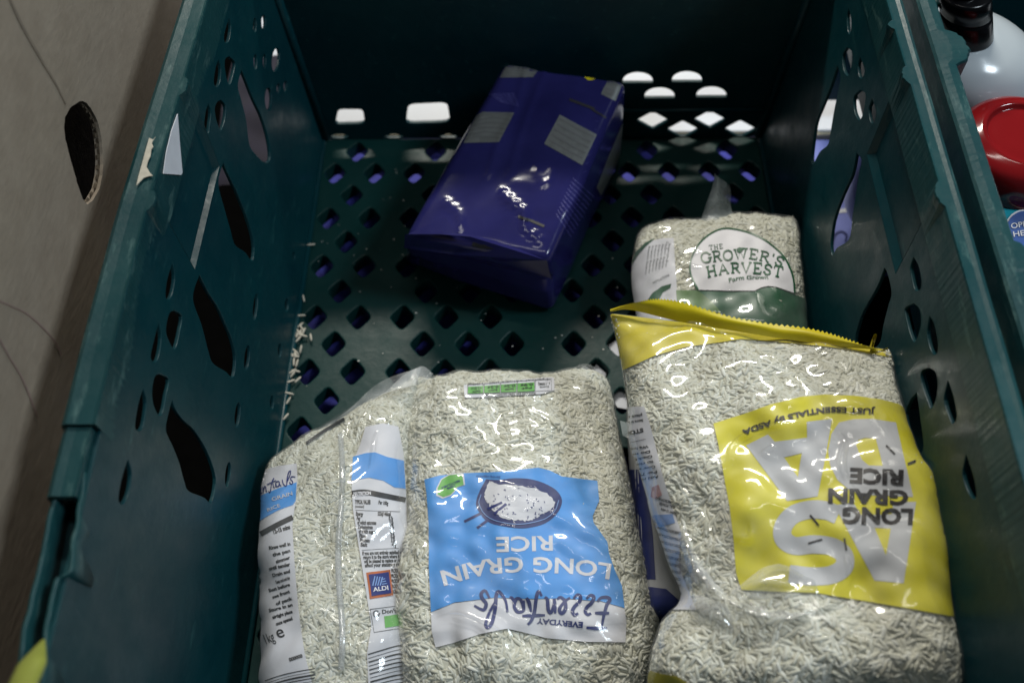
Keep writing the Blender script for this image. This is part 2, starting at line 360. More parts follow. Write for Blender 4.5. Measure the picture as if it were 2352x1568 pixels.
# walls ----
def wall_pt(side, y, z):
    bow = -.0040*math.exp(-((y-.29)/.13)**2)*max(z, 0)/.2 if side < 0 else 0
    return A(side*(CX+SL_*z)+bow, y, z)
def wpix(side, px, py):
    n = (side*1., 0, -SL_); d = CX
    for _ in range(4):
        q = at(px, py, n, d); d = CX+side*(wall_pt(side, q[1], q[2])[0]-side*(CX+SL_*q[2]))
    return (q[1], q[2])
def wall_holes(side, polys):
    out = []
    for poly in polys:
        q = [wpix(side, *p) for p in poly]; out.append([tuple(v) for v in crom(q+[q[0]], len(q)*4)[:-1]])
    return out
LH = [[(555, 161), (566, 187), (583, 230), (602, 271), (616, 319), (621, 365), (607, 372), (588, 355), (573, 331), (566, 276), (554, 228), (547, 197)],
      [(513, 374), (530, 412), (548, 450), (572, 513), (584, 564), (580, 598), (562, 578), (540, 562), (529, 524), (516, 478), (502, 420)],
      [(459, 632), (479, 672), (502, 708), (518, 744), (533, 780), (542, 823), (536, 866), (518, 852), (490, 834), (479, 805), (464, 747), (445, 693), (448, 661)],
      [(396, 918), (404, 941), (422, 965), (444, 985), (468, 1021), (486, 1061), (496, 1105), (486, 1153), (468, 1141), (434, 1127), (424, 1105), (412, 1061), (396, 1021), (382, 989), (386, 957)],
      [(527, 40), (531, 65), (526, 94), (517, 97), (516, 79)],
      [(502, 137), (508, 158), (506, 187), (499, 200), (492, 191), (495, 162)],
      [(527, 130), (540, 144), (538, 162), (529, 194), (522, 184), (517, 155), (518, 137)],
      [(479, 238), (485, 259), (482, 288), (479, 306), (470, 292), (473, 259)],
      [(508, 230), (519, 245), (517, 274), (508, 299), (499, 281), (494, 252), (499, 236)],
      [(397, 603), (402, 639), (396, 675), (387, 688), (381, 679), (385, 643)],
      [(400, 713), (418, 726), (414, 758), (407, 790), (400, 801), (389, 783), (382, 758), (389, 722)],
      [(365, 742), (371, 776), (365, 819), (355, 831), (347, 819), (355, 780)],
      [(367, 859), (388, 871), (382, 909), (376, 942), (367, 954), (355, 934), (350, 902), (356, 866)],
      [(329, 893), (337, 924), (331, 974), (320, 988), (311, 978), (319, 927)],
      [(294, 1055), (302, 1089), (296, 1133), (282, 1157), (273, 1145), (280, 1101)]]
def ell(cx, cy, a, b_, tilt=0., n=10):
    return [(cx+a*math.cos(t)-b_*math.sin(t)*tilt, cy+b_*math.sin(t)) for t in np.linspace(0, 2*math.pi, n, endpoint=False)]
for cx, cy, a, b_, tl in [(586, 58, 4, 16, 0), (606, 52, 5, 17, 0), (587, 143, 4, 17, 0), (608, 142, 4, 17, 0), (634, 138, 9, 27, .1), (617, 228, 8, 26, 0), (640, 204, 4, 12, 0), (656, 199, 4, 13, 0),
                          (587, 705, 5, 30, .1), (568, 821, 6, 28, .1), (546, 952, 6, 28, .1), (524, 1089, 6, 28, .1), (675, 589, 3, 10, 0), (659, 700, 4, 14, 0), (643, 805, 4, 16, 0), (625, 924, 4, 16, 0)]:
    LH.append(ell(cx, cy, a, b_, tl))
RH = [[(1923, 152), (1930, 176), (1925, 208), (1915, 256), (1907, 304), (1901, 332), (1883, 348), (1867, 376), (1864, 360), (1869, 316), (1875, 280), (1891, 240), (1907, 200)],
      [(1967, 352), (1978, 368), (1972, 400), (1966, 440), (1958, 492), (1950, 548), (1923, 568), (1911, 586), (1908, 560), (1913, 516), (1923, 480), (1939, 440), (1957, 400)],
      [(2031, 616), (2038, 629), (2047, 672), (2040, 701), (2029, 744), (2020, 787), (2000, 800), (1968, 805), (1964, 776), (1975, 733), (1990, 701), (2015, 658)],
      [(2105, 902), (2113, 960), (2120, 1030), (2100, 1040), (2080, 960), (2090, 920)],
      [(1949, 20), (1955, 48), (1953, 76), (1947, 72), (1945, 40)],
      [(1945, 110), (1956, 120), (1955, 152), (1947, 174), (1937, 160), (1935, 128)],
      [(1975, 132), (1985, 160), (1981, 178), (1973, 176), (1970, 152)],
      [(1975, 208), (1987, 218), (1983, 256), (1973, 276), (1962, 256), (1961, 224)],
      [(2003, 228), (2011, 256), (2007, 280), (1999, 280), (1995, 252)],
      [(2098, 591), (2110, 614), (2116, 650), (2112, 665), (2101, 665), (2094, 640), (2091, 614)],
      [(2098, 697), (2112, 712), (2114, 748), (2101, 784), (2090, 766), (2081, 730), (2079, 708)],
      [(2135, 726), (2146, 748), (2154, 794), (2148, 814), (2137, 802), (2129, 766)],
      [(2134, 845), (2150, 859), (2152, 902), (2139, 937), (2130, 920), (2116, 877), (2117, 852)],
      [(2177, 875), (2188, 906), (2197, 953), (2188, 972), (2179, 956), (2168, 917)],
      [(2219, 1045), (2235, 1093), (2242, 1133), (2237, 1145), (2223, 1129), (2211, 1089)]]
def side_wall(side, holes_px, recess_px):
    H = wall_holes(side, holes_px); ZT = .1985
    rec = []
    for rp in recess_px:                       # rim point, rim point, ledge point, ledge point
        q = [wpix(side, *p) for p in rp]; ya, yb = q[0][0], q[1][0]; lz = (q[2][1]+q[3][1])/2
        rec.append([(ya, ZT), (q[3][0], lz), (q[2][0], lz), (yb, ZT)])
    rec.sort(key=lambda r: -r[0][0])
    out = [(Y0, 0), (YB-.002, 0), (YB+.012, ZT)]
    for (a, b_, c_, d_) in rec: out += [a, b_, c_, d_]
    out += [(Y0-.012, ZT)]
    V, F = panel([out]+H, .0020, .0004)
    bm = bmesh.new(); vs = [bm.verts.new(v) for v in V]
    for f in F:
        try: bm.faces.new([vs[i] for i in f])
        except ValueError: pass
    for ax, lo, hi, st in ((0, -.05, .56, .02), (1, .01, .2, .03)):
        k = lo
        while k < hi:
            bmesh.ops.bisect_plane(bm, geom=bm.verts[:]+bm.edges[:]+bm.faces[:], dist=1e-6, plane_co=(k, 0, 0) if ax == 0 else (0, k, 0), plane_no=(1, 0, 0) if ax == 0 else (0, 1, 0)); k += st
    bm.verts.index_update(); V = [tuple(v.co) for v in bm.verts]; F = [[v.index for v in f.verts] for f in bm.faces]; bm.free()
    V = [wall_pt(side, v[0], v[1])+A(side*(v[2]+.0010), 0, 0) for v in V]; F = [list(f) for f in F]
    # recessed panel, its bevels and ledge
    for a, b_, c_, d_ in rec:
        dp = .0030; ins = .005; up_ = .0008 if side < 0 else .004
        a2, d2 = (a[0]-ins, ZT), (d_[0]+ins, ZT); b2, c2 = (b_[0]-ins*.6, b_[1]+up_), (c_[0]+ins*.6, c_[1]+up_)
        k = len(V)
        V += [wall_pt(side, *q) for q in (a, b_, c_, d_)]+[wall_pt(side, *q)+A(side*dp, 0, 0) for q in (a2, b2, c2, d2)]
        F += [[k, k+1, k+5, k+4], [k+1, k+2, k+6, k+5], [k+2, k+3, k+7, k+6], [k+4, k+5, k+6, k+7]]
    return mesh('side_wall', V, F, M['green'], crate, smooth=False)
side_wall(-1, LH, [[(430, 190), (360, 460), (450, 622), (502, 378)]])
side_wall(1, RH, [[(2062, 180), (2148, 450), (2068, 612), (1982, 372)]])
# end walls
def bpix(px, py): q = at(px, py, (0, 1, -.07), YB); return (q[0], q[2])
EH = [rounded([bpix(*p) for p in l], 3, .2) for l in
      ([(777, 252), (833, 252), (838, 284), (770, 286)], [(938, 240), (1027, 236), (1034, 281), (932, 284)])]
def semi(cx, cy, w, h): return [bpix(cx+w*math.cos(t), cy-h*1.5*max(0, math.sin(t))**.8+h*.75) for t in np.linspace(0, math.pi, 12)]
for cx, cy in [(1465, 179), (1578, 177), (1515, 214), (1634, 212)]: EH.append(semi(cx, cy, 35, 16)[::-1])
for cx, cy in [(1499, 277), (1630, 275), (1568, 298), (1700, 297)]: EH.append(rounded([bpix(cx-37, cy), bpix(cx, cy-20), bpix(cx+37, cy), bpix(cx, cy+20)], 2, .1))
for cx in (780, 905, 1030): EH.append(rounded([bpix(cx-26, 315), bpix(cx, 308), bpix(cx+26, 315), bpix(cx, 321)], 2, .2))
V, F = panel([[(-CX, 0.0002), (CX, .0002), (TX+.001, .1985), (-TX-.001, .1985)]]+EH, .003, .0006)
V = [(v[0], YB+.07*v[1]+v[2]+.0015, v[1]) for v in V]
mesh('end_wall', V, F, M['green'], crate, smooth=False)
V, F = panel([[(-CX, 0), (CX, 0), (TX, .1985), (-TX, .1985)]], .003, .0006)
mesh('end_wall', [(v[0], Y0-.06*v[1]-v[2]-.0015, v[1]) for v in V], F, M['green'], crate, smooth=False)
# cove where wall meets base, ribs on the end wall
def rod(pts, r, name, mat, parent, seg=8, n=None, flat=1.):
    P = np.asarray(pts, float); P = crom(P, n) if n else P; T = np.gradient(P, axis=0); T /= np.linalg.norm(T, axis=1)[:, None]
    up = np.array([0, 0, 1.]) if abs(T[0][2]) < .9 else np.array([1., 0, 0]); V = []
    for p, t_ in zip(P, T):
        a = np.cross(t_, up); a /= np.linalg.norm(a); b_ = np.cross(a, t_)
        for j in range(seg): V.append(p+r*(a*math.cos(2*math.pi*j/seg)+flat*b_*math.sin(2*math.pi*j/seg)))
    F = gridfaces(len(P), seg, True)+[list(range(seg))[::-1], [len(V)-seg+j for j in range(seg)]]
    return mesh(name, V, F, mat, parent)
rod([(.045, YB-.000, .028), (CX+.001, YB-.000, .028)], .0016, 'rib', M['green'], crate)
for s in (-1, 1): rod([(s*(CX-.0005), Y0+.01, .0015), (s*(CX-.0005), YB-.004, .0015)], .0022, 'rib', M['green'], crate)
for s in (-1, 1): rod([(s*(CX-.002), YB-.001, .002), (s*(TX-.001), YB+.012, .197)], .0035, 'corner_post', M['green'], crate, 12)
# rims: rounded bar with lip knobs and chips
def rim(side, xin, xout, ya, yb, knobs, name='rim', parent=None, bow=True, ztop=.2045, seed=1, chips=0):
    n = int((yb-ya)/.0012); ys = np.linspace(ya, yb, n); prof = []; m_ = 22
    nz = Noise(.02, seed=seed, dim=1); nf = Noise(.004, seed=seed+9, dim=1)
    V = []
    w = xout-xin
    for y in ys:
        b0 = abs(wall_pt(-1, y, .2)[0])-TX if (side < 0 and bow) else 0
        xi = xin+b0+.00006*nz([y/4])+.00004*nf([y]); xo = xout+b0+.00008*nz([y/4+3]); zt = ztop+.00008*nz([y/5+7]); kb = 0.
        for ky, kr in knobs:
            d = abs(y-ky)
            if d < kr: kb += .0027*math.sqrt(1-(d/kr)**2)*(1+.12*float(nf([y*2])))
        for cy_, cr, cdp in (chips or []):
            d = abs(y-cy_)
            if d < cr: xi += cdp*(1-(d/cr)**4)*(1+.35*nf([y]))
        xi = float(xi); xo = float(xo); zt = float(zt)
        sec = [(xi-.0016, zt-.0225), (xi-.0003-kb*.6, zt-.006), (xi-kb, zt-.0008), (xi+.0003-kb, zt+.0004), (xi+.0014, zt+.0001), (xi+(xo-xi)*.5, zt-.0001), (xo-.003, zt+.0003), (xo-.0008, zt-.0012), (xo, zt-.0035), (xo, zt-.019), (xo-.002, zt-.0195), (xo-.002, zt-.004), (xi+.003, zt-.004), (xi+.0012, zt-.0222)]
        V += [(side*a, y, c) for a, c in sec]
    k = 14; F = gridfaces(n, k, True)+[list(range(k)), [(n-1)*k+j for j in range(k)][::-1]]
    return mesh(name, V, F, M['rim'], parent, smooth=False)
kl = [(az(430, 200, .204)[1], .0065), (az(362, 462, .204)[1], .0065)]
yr, yr2 = az(200, 985, .2)[1], az(170, 1145, .2)[1]
rim(-1, .1850, .2005, yr, .57, kl, parent=crate, seed=3)
rim(-1, .1872, .2000, yr2, yr-.0005, [], parent=crate, seed=4, ztop=.2025)
kr_ = [(az(2060, 175, .204)[1], .006), (az(2147, 447, .204)[1], .007), (az(2030, 60, .204)[1], .003)]
rim(1, .1846, .1948, -.02, .57, kr_, parent=crate, seed=5)
# near part of the left rim: slotted, two thin ridges with a dark trough
def strip(side, pts, wd, name, parent, mat, z=.2, h=.02, rough=.0006, seed=0, n=220):
    P = crom(pts, n); nz = Noise(.05, seed=seed, dim=1); nf = Noise(.016, seed=seed+1, dim=1); V = []
    for i, (x, y) in enumerate(P):
        dx = rough*(nz([y])+.6*nf([y])); zt = z+rough*.7*nf([y+1])
        for a, c in ((-wd/2, -h), (-wd/2, -.0008), (-wd/4, 0), (wd/4, 0), (wd/2, -.0008), (wd/2, -h)): V.append((x+a+dx, y, zt+c))
    return mesh(name, V, gridfaces(n, 6, True)+[list(range(6)), [(n-1)*6+j for j in range(6)][::-1]], mat, parent)
q = [az(a, b_, .2) for a, b_ in [(198, 986), (190, 1040), (188, 1075), (190, 1100), (180, 1180), (164, 1270), (160, 1306), (143, 1322), (126, 1334), (112, 1400), (103, 1450), (100, 1500), (96, 1568), (85, 1700)]]
strip(-1, [(v[0], v[1]) for v in q], .0022, 'rim', crate, M['rim'], rough=.00035, seed=4)
q = [az(a, b_, .2) for a, b_ in [(132, 1120), (110, 1200), (84, 1320), (58, 1440), (38, 1568), (20, 1700)]]
strip(-1, [(v[0], v[1]) for v in q], .0022, 'rim', crate, M['rim'], rough=.0002, seed=6)
q1 = [az(a, b_, .185) for a, b_ in [(140, 1100), (84, 1320), (20, 1700)]]; q2 = [az(a, b_, .185) for a, b_ in [(190, 1100), (160, 1330), (90, 1700)]]
mesh('rim_trough', list(q1)+list(q2), [[0, 1, 4, 3], [1, 2, 5, 4]], M['green'], crate, smooth=False)
# upper skin of the wall in front of the trough
# back rim (out of frame, casts the end shadow)
box(-.20, .20, .551, .566, .184, .204, 'rim', M['rim'], crate, .002); box(-.20, .20, -.062, -.047, .184, .204, 'rim', M['rim'], crate, .002)
# neighbour crate on the right
crate2 = empty('plastic_crate', (.4, .25, 0), 'second green crate alongside on the right, holding the bottle, red lid and turquoise packet', 'crate')
k2 = [(az(2150, 80, .204)[1], .010), (az(2130, 130, .204)[1], .006)]
def rim2():
    n = 420; V = []; nz = Noise(.02, seed=21, dim=1); nf = Noise(.005, seed=22, dim=1)
    for y in np.linspace(-.02, .60, n):
        xi = .2022+.00008*nz([y/4]); xo = .2128+.0001*nz([y/4+2])+.00006*nf([y]); zt = .2035+.0001*nz([y/5+5])
        for ky, kr, dp in ((az(2135, 105, .204)[1], .0125, .009), (az(2340, 585, .204)[1], .0085, .0052)):
            d = abs(y-ky)
            if d < kr: xo += dp*math.sqrt(1-(d/kr)**2)*(1+.1*nf([y*2]))
        for a, c in ((xi+.001, zt-.03), (xi, zt-.006), (xi, zt-.0012), (xi+.0012, zt), ((xi+xo)/2, zt+.0004+.00006*nf([y])), (xo-.0012, zt), (xo, zt-.0014), (xo, zt-.016), (xo-.002, zt-.016), (xo-.002, zt-.005), (xi+.003, zt-.005), (xi+.003, zt-.03)): V.append((a, y, c))
    return mesh('rim', V, gridfaces(n, 12, True)+[list(range(12)), [(n-1)*12+j for j in range(12)][::-1]], M['rim'], crate2, smooth=False)
rim2()
V, F = panel([[(-.03, .105), (.58, .105), (.59, .176), (-.03, .176)]], .003); mesh('side_wall', [(.2035+v[2], v[0], v[1]) for v in V], F, M['green'], crate2, smooth=False)
box(.215, .55, .575, .579, .0, .2, 'end_wall', M['green'], crate2); box(.215, .6, .05, .30, -.004, .0, 'base', M['green'], crate2); box(.262, .6, .302, .574, -.004, .0, 'base', M['green'], crate2)
q = at(2128, 62, (0, 0, 1), .19)
rod([(.214, .50, .17), (.224, .487, .188), (.226, .47, .192), (.219, .455, .186)], .0022, 'broken_loop', M['rim'], crate2, 8, 20)

# ------------------------------------------------------------------ sticker, torn paper, chips of paper
def wall_patch(name, side, pts, off, mat, label, cat):
    V = [];
    for p in pts:
        y, z = wpix(side, *p); V.append(wall_pt(side, y, z)+A(-side*off, 0, 0))
    k = len(V); V2 = [v+A(-side*.0004, 0, 0) for v in V]
    return tag(mesh(name, V+V2, [list(range(k)), list(range(k, 2*k))[::-1]]+[[i, (i+1) % k, k+(i+1) % k, k+i] for i in range(k)], mat, smooth=False), label, cat)
wall_patch('sticker', -1, [(404, 262), (409, 330), (415, 396), (412, 402), (371, 399), (378, 350), (390, 300)], .0006, M['paper'], 'clean white triangular sticker on the inside of the left crate wall, just under the rim', 'sticker')
def flat_patch(name, pts, z, mat, label, cat, th=.0004):
    return scrap(name, pts, z, mat, label, cat, th)
flat_patch('torn_label', [(343, 318), (352, 322), (358, 315), (352, 324), (349, 330), (353, 338), (348, 344), (346, 360), (340, 372), (337, 384), (345, 398), (352, 405), (341, 406), (330, 410), (314, 427), (318, 408), (326, 380), (334, 350)], .2056, M['oldpaper'], 'torn beige remains of a paper label stuck on top of the left rim', 'paper')
for p in [(353, 350), (357, 371), (360, 385)]: pass
flat_patch('paper_chip', [(2140, 456), (2147, 464), (2150, 472), (2146, 480), (2139, 474), (2136, 462)], .196, M['oldpaper'], 'small white paper chip clinging below the lower knob of the right rim', 'paper')

# ------------------------------------------------------------------ cardboard box on the left
cb = empty('cardboard_box', (-.4, .25, -.1), 'brown cardboard box with an oval hand hole standing left of the crate', 'box')
KX = -.2330
def kp(px, py): q = at(px, py, (1, 0, 0), KX); return (q[1], q[2])
hh = [kp(*p) for p in [(172, 240), (186, 232), (200, 238), (214, 258), (226, 285), (234, 320), (237, 360), (235, 400), (228, 432), (214, 458), (202, 468), (192, 460), (184, 440), (176, 415), (168, 385), (158, 350), (149, 310), (148, 280), (156, 256)]]
hh = [tuple(p) for p in crom(hh+[hh[0]], 60)[:-1]]
nzh = Noise(.004, seed=8, dim=2); hh = [(a+.0003*nzh([a, b_]), b_+.0003*nzh([b_, a])) for a, b_ in hh]
e0 = kp(300, 640); e1 = kp(105, 1110)
out = [(-.16, .118), (.62, .118), (.72, .62), (-.2, .62)]
V, F = panel([out, hh], .0042, .0001); mesh('side_panel', [(KX-v[2]-.0021, v[0], v[1]) for v in V], F, M['card'], cb, smooth=False)
# corrugated layers showing in the hole and on the lower edge
V = []; F = []
for i in range(len(hh)):
    a, b_ = np.array(hh[i]), np.array(hh[(i+1) % len(hh)]); c = np.array([np.mean([h[0] for h in hh]), np.mean([h[1] for h in hh])])
    i1, i2 = a+(c-a)*.05, b_+(c-b_)*.05; k = len(V); zz = .0006 if i % 2 else -.0006
    V += [(KX-.0016, *a), (KX-.0016, *b_), (KX-.0022+zz, *i2), (KX-.0022+zz, *i1)]; F.append([k, k+1, k+2, k+3])
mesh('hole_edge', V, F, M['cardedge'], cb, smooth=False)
V = []; F = []; ys = np.arange(-.15, .6, .0026)
for i, y in enumerate(ys):
    V += [(KX-.0008 if i % 2 else KX-.0034, y, .1185), (KX-.0008 if i % 2 else KX-.0034, y, .1165)]
    if i: k = 2*i; F.append([k-2, k-1, k+1, k])
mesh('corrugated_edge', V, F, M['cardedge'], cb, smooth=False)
box(KX-.0010, KX-.0002, -.15, .6, .1160, .1178, 'liner_edge', M['card'], cb)
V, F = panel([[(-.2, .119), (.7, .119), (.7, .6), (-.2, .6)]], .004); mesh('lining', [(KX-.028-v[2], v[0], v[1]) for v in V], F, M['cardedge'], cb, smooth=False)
cs = Surf([(KX, -.2, .118), (KX, .75, .118), (KX, .75, .62), (KX, -.2, .62)], [[0, 1, 2, 3]])
Print(30).line([(18, -10), (50, 60), (95, 140), (128, 195), (150, 240)], [5, 6, 5, 4, 3], 20).lay(cs, .0004, 'fold_line', M['crease'], cb)
Print(30).line([(-5, 690), (30, 705), (60, 720), (95, 750), (125, 785), (140, 815)], [4, 3, 4, 3, 4], 24).lay(cs, .0004, 'pen_mark', M['pen'], cb)
Print(30).line([(-5, 775), (20, 820), (45, 860), (65, 905), (85, 960)], [4, 3, 4, 3], 24).lay(cs, .0004, 'pen_mark', M['pen'], cb)
gl = [az(a, b_, .10) for a, b_ in [(92, 1132), (88, 1140), (78, 1160), (60, 1215), (52, 1235), (60, 1205), (76, 1150), (88, 1128)]]
tag(mesh('film_scrap', [tuple(g) for g in gl]+[(g[0]-.004, g[1], g[2]-.003) for g in gl], [[i, (i+1) % 8, 8+(i+1) % 8, 8+i] for i in range(8)]+[list(range(8))], M['flap']), 'thin shiny sliver of clear film in the gap between the box and the crate', 'film')
q = [az(100, 1468, .21), az(80, 1510, .216), az(58, 1560, .222), az(20, 1640, .232), az(-30, 1740, .24)]
yo = rod(q, .0052, 'plastic_strap', M['lime'], None, 14, 30, .45)
P_ = np.array([v.co[:] for v in yo.data.vertices]); 
for i, v in enumerate(yo.data.vertices):
    t_ = (i//14)/29; c_ = crom(q, 30)[i//14]; s_ = .12+.88*min(1, t_*3.0); v.co = Vector(c_+(np.array(v.co)-c_)*s_)
tag(yo, 'yellow-green plastic strap end crossing the near left corner of the crate rim', 'strap')

# ------------------------------------------------------------------ rice
def grain_proto():
    prof = [(-.5, .0), (-.46, .45), (-.3, .88), (0, 1), (.3, .86), (.45, .5), (.5, 0)]; V = [(-.5, 0, 0)]; k = 5
    for x, r in prof[1:-1]:
        for j in range(k): V.append((x, r*.5*math.cos(2*math.pi*j/k), r*.42*math.sin(2*math.pi*j/k)))
    V.append((.5, 0, 0)); F = []
    for j in range(k): F.append((0, 1+(j+1) % k, 1+j, 1+(j+1) % k))
    tri = [[0, 1+(j+1) % k, 1+j] for j in range(k)]
    for i in range(4):
        for j in range(k):
            a = 1+i*k+j; b_ = 1+i*k+(j+1) % k; tri += [[a, b_, b_+k], [a, b_+k, a+k]]
    e = len(V)-1; tri += [[e, e-k+j, e-k+(j+1) % k] for j in range(k)]
    return np.array(V, float), np.array(tri)
GV, GT = grain_proto()
def grains(name, P, Nn, parent, L=(.0064, .0080), flatten=.10, clump=None):
    """one mesh of many grains lying along the surface"""
    n = len(P); r = rng.normal(size=(n, 3)); T = r-Nn*(r*Nn).sum(1)[:, None]; T /= np.linalg.norm(T, axis=1)[:, None]
    T = T+Nn*rng.normal(0, flatten, (n, 1)); T /= np.linalg.norm(T, axis=1)[:, None]; B = np.cross(Nn, T); B /= np.linalg.norm(B, axis=1)[:, None]; C = np.cross(T, B)
    l = rng.uniform(*L, n); l[rng.random(n) < .12] *= .6; w = rng.uniform(.0020, .0026, n)
    V = P[:, None]+GV[None, :, 0, None]*(T*l[:, None])[:, None]+GV[None, :, 1, None]*(B*w[:, None])[:, None]+GV[None, :, 2, None]*(C*w[:, None])[:, None]
    nv = len(GV); V = V.reshape(-1, 3); F = (GT[None]+(np.arange(n)*nv)[:, None, None]).reshape(-1, 3)
    me = bpy.data.meshes.new(name); me.vertices.add(len(V)); me.vertices.foreach_set('co', V.ravel()); me.loops.add(F.size); me.loops.foreach_set('vertex_index', F.ravel().astype(np.int32))
    me.polygons.add(len(F)); me.polygons.foreach_set('loop_start', np.arange(0, F.size, 3, dtype=np.int32)); me.polygons.foreach_set('loop_total', np.full(len(F), 3, dtype=np.int32)); me.update(calc_edges=True)
    me.polygons.foreach_set('use_smooth', np.ones(len(F), dtype=bool))
    a = me.attributes.new('tone', 'FLOAT', 'POINT'); a.data.foreach_set('value', np.repeat(np.clip(rng.normal(.5, .28, n), 0, 1), nv).astype(np.float32))
    return link(name, me, M['rice'], parent)
class Bag:
    def __init__(s, root, rows, n_exp=2.6, nv=120, ns=84, lump=.0022, seed=1, tilt=0.):
        s.root = root
        R = []
        for (lx, ly, lz, rx, ry, rz, tu, td) in rows: R.append(np.r_[az(lx, ly, lz), az(rx, ry, rz), tu, td])
        R = crom(R, nv); R[:, 6:] = np.maximum(R[:, 6:], .0004)
        th = np.linspace(0, math.pi, 400); X = -np.sign(np.cos(th))*np.abs(np.cos(th))**(2/n_exp); Yv = np.abs(np.sin(th))**(2/n_exp)
        L = np.r_[0, np.cumsum(np.hypot(np.diff(X), np.diff(Yv)*.45))]; u = np.linspace(0, L[-1], ns); X = np.interp(u, L, X); Yv = np.interp(u, L, Yv)
        s.X, s.Yv = X, Yv
        Lp, Rp = R[:, :3], R[:, 3:6]; C = (Lp+Rp)/2; H = np.linalg.norm(Rp-Lp, axis=1)/2; ax = (Rp-Lp)/(2*H[:, None])
        z = np.array([0, 0, 1.]); up = z-ax*(ax@z)[:, None]; up /= np.linalg.norm(up, axis=1)[:, None]
        s.tu = R[:, 6]; s.td = R[:, 7]
        s.G = C[:, None]+ax[:, None]*(H[:, None]*X[None])[..., None]+up[:, None]*(s.tu[:, None]*Yv[None])[..., None]
        s.Bt = C[:, None]+ax[:, None]*(H[:, None]*X[None])[..., None]-up[:, None]*(s.td[:, None]*Yv[None])[..., None]
        nz, nf = Noise(.05, 12, seed), Noise(.016, 14, seed+1); amp = (np.minimum(1, s.tu/.012)[:, None]*Yv[None]**.5)
        Nn = s.normals(s.G); s.G = s.G+Nn*(amp*(lump*nz(s.G)+lump*.28*nf(s.G)))[..., None]; s.G[..., 2] = np.maximum(s.G[..., 2], .0015)
        s.Bt[..., 2] = np.maximum(s.Bt[..., 2], .0012)
        s.N = s.normals(s.G); s.nv, s.ns = nv, ns; s.surf = Surf(s.G.reshape(-1, 3), gridfaces(nv, ns)); s.ax, s.up, s.H, s.C = ax, up, H, C
    def normals(s, G):
        du = np.gradient(G, axis=0); dv = np.gradient(G, axis=1); n = np.cross(dv, du); n /= np.linalg.norm(n, axis=2)[..., None]+1e-12
        # keep pointing out (up)
        sg = np.sign((n[..., 2]).mean()); return n*sg
    def sample(s, v, u):
        a = np.clip(v, 0, s.nv-1.001); b_ = np.clip(u, 0, s.ns-1.001); i = a.astype(int); j = b_.astype(int); f = (a-i)[:, None]; g = (b_-j)[:, None]
        def bl(Q): return Q[i, j]*(1-f)*(1-g)+Q[i+1, j]*f*(1-g)+Q[i, j+1]*(1-f)*g+Q[i+1, j+1]*f*g
        n = bl(s.N); return bl(s.G), n/np.linalg.norm(n, axis=1)[:, None]
    def fill(s, n, v0=0., v1=1., mask=None, core=True):
        v = rng.uniform(v0*(s.nv-1), v1*(s.nv-1), n*3); u = rng.uniform(0, s.ns-1, n*3)
        # area weighting
        i = np.clip(v.astype(int), 0, s.nv-2); w = s.H[i]*np.linalg.norm(s.C[i+1]-s.C[i], axis=1); keep = rng.random(n*3) < w/w.max(); v, u = v[keep][:n], u[keep][:n]
        P, Nn = s.sample(v, u)
        if mask is not None: k = mask(proj(P)); P, Nn = P[k], Nn[k]
        d = rng.uniform(.0011, .0018, len(P)); o = grains('rice_grains', P-Nn*d[:, None], Nn, s.root); tag(o, kind='stuff')
        if core:
            i0, i1 = int(v0*(s.nv-1)), int(v1*(s.nv-1))+1
            off = np.minimum(.00125, s.tu*.45)[:, None, None]; A_ = (s.G-s.N*off)[i0:i1]; B_ = s.Bt[i0:i1]+s.up[i0:i1, None]*np.minimum(.0015, s.td[i0:i1, None, None]*.3)
            k = i1-i0; V = np.concatenate([A_.reshape(-1, 3), B_.reshape(-1, 3)]); f = gridfaces(k, s.ns); F = f+[[a+k*s.ns for a in q[::-1]] for q in f]
            F += [[j, j+1, k*s.ns+j+1, k*s.ns+j] for j in range(s.ns-1)]+[[(k-1)*s.ns+j, (k-1)*s.ns+j+1, (2*k-1)*s.ns+j+1, (2*k-1)*s.ns+j] for j in range(s.ns-1)]
            mesh('rice_mass', V, F, M['ricecore'], s.root)
    def film(s, mat, creases=(), seed=5, off=.0008, rid=.00008, scale=2, extra=None):
        a = np.linspace(0, s.nv-1.001, s.nv*scale); b_ = np.linspace(0, s.ns-1.001, s.ns*scale); Vv, Uu = np.meshgrid(a, b_, indexing='ij')
        P, Nn = s.sample(Vv.ravel(), Uu.ravel()); pp = proj(P); h = np.full(len(P), off)
        edge = np.minimum(1, np.sin(np.linspace(0, math.pi, s.ns*scale))*3)[None].repeat(s.nv*scale, 0).ravel()
        h += rid*edge*(Noise(.035, 9, seed).ridge(P)*1.5-.5+.25*Noise(.012, 12, seed+1)(P))
        for pts, w, hh_ in creases:
            if np.linalg.norm(np.diff(np.array(pts, float), axis=0), axis=1).sum() < 70: continue
            Q = crom(pts, 60) if len(pts) > 2 else np.linspace(pts[0], pts[1], 40); bb = np.where((pp[:, 0] > Q[:, 0].min()-40) & (pp[:, 0] < Q[:, 0].max()+40) & (pp[:, 1] > Q[:, 1].min()-40) & (pp[:, 1] < Q[:, 1].max()+40))[0]
            if len(bb): dd = np.sqrt(((pp[bb][:, None]-Q[None])**2).sum(-1)); t_ = dd.argmin(1)/len(Q); h[bb] += 1.0*hh_*np.exp(-(dd.min(1)/w)**2)*np.sin(np.clip(t_*math.pi, .15, 3))
        h = np.maximum(h, .0006); V = P+Nn*h[:, None]; F = gridfaces(s.nv*scale, s.ns*scale); k = len(V)
        Bv = s.Bt[::3, ::3]; n1, n2 = Bv.shape[:2]; F += [[q+k for q in f] for f in gridfaces(n1, n2)]
        V = np.concatenate([V, (Bv-s.up[::3, None]*.0008).reshape(-1, 3)])
        return mesh('film', V, F, mat, s.root)
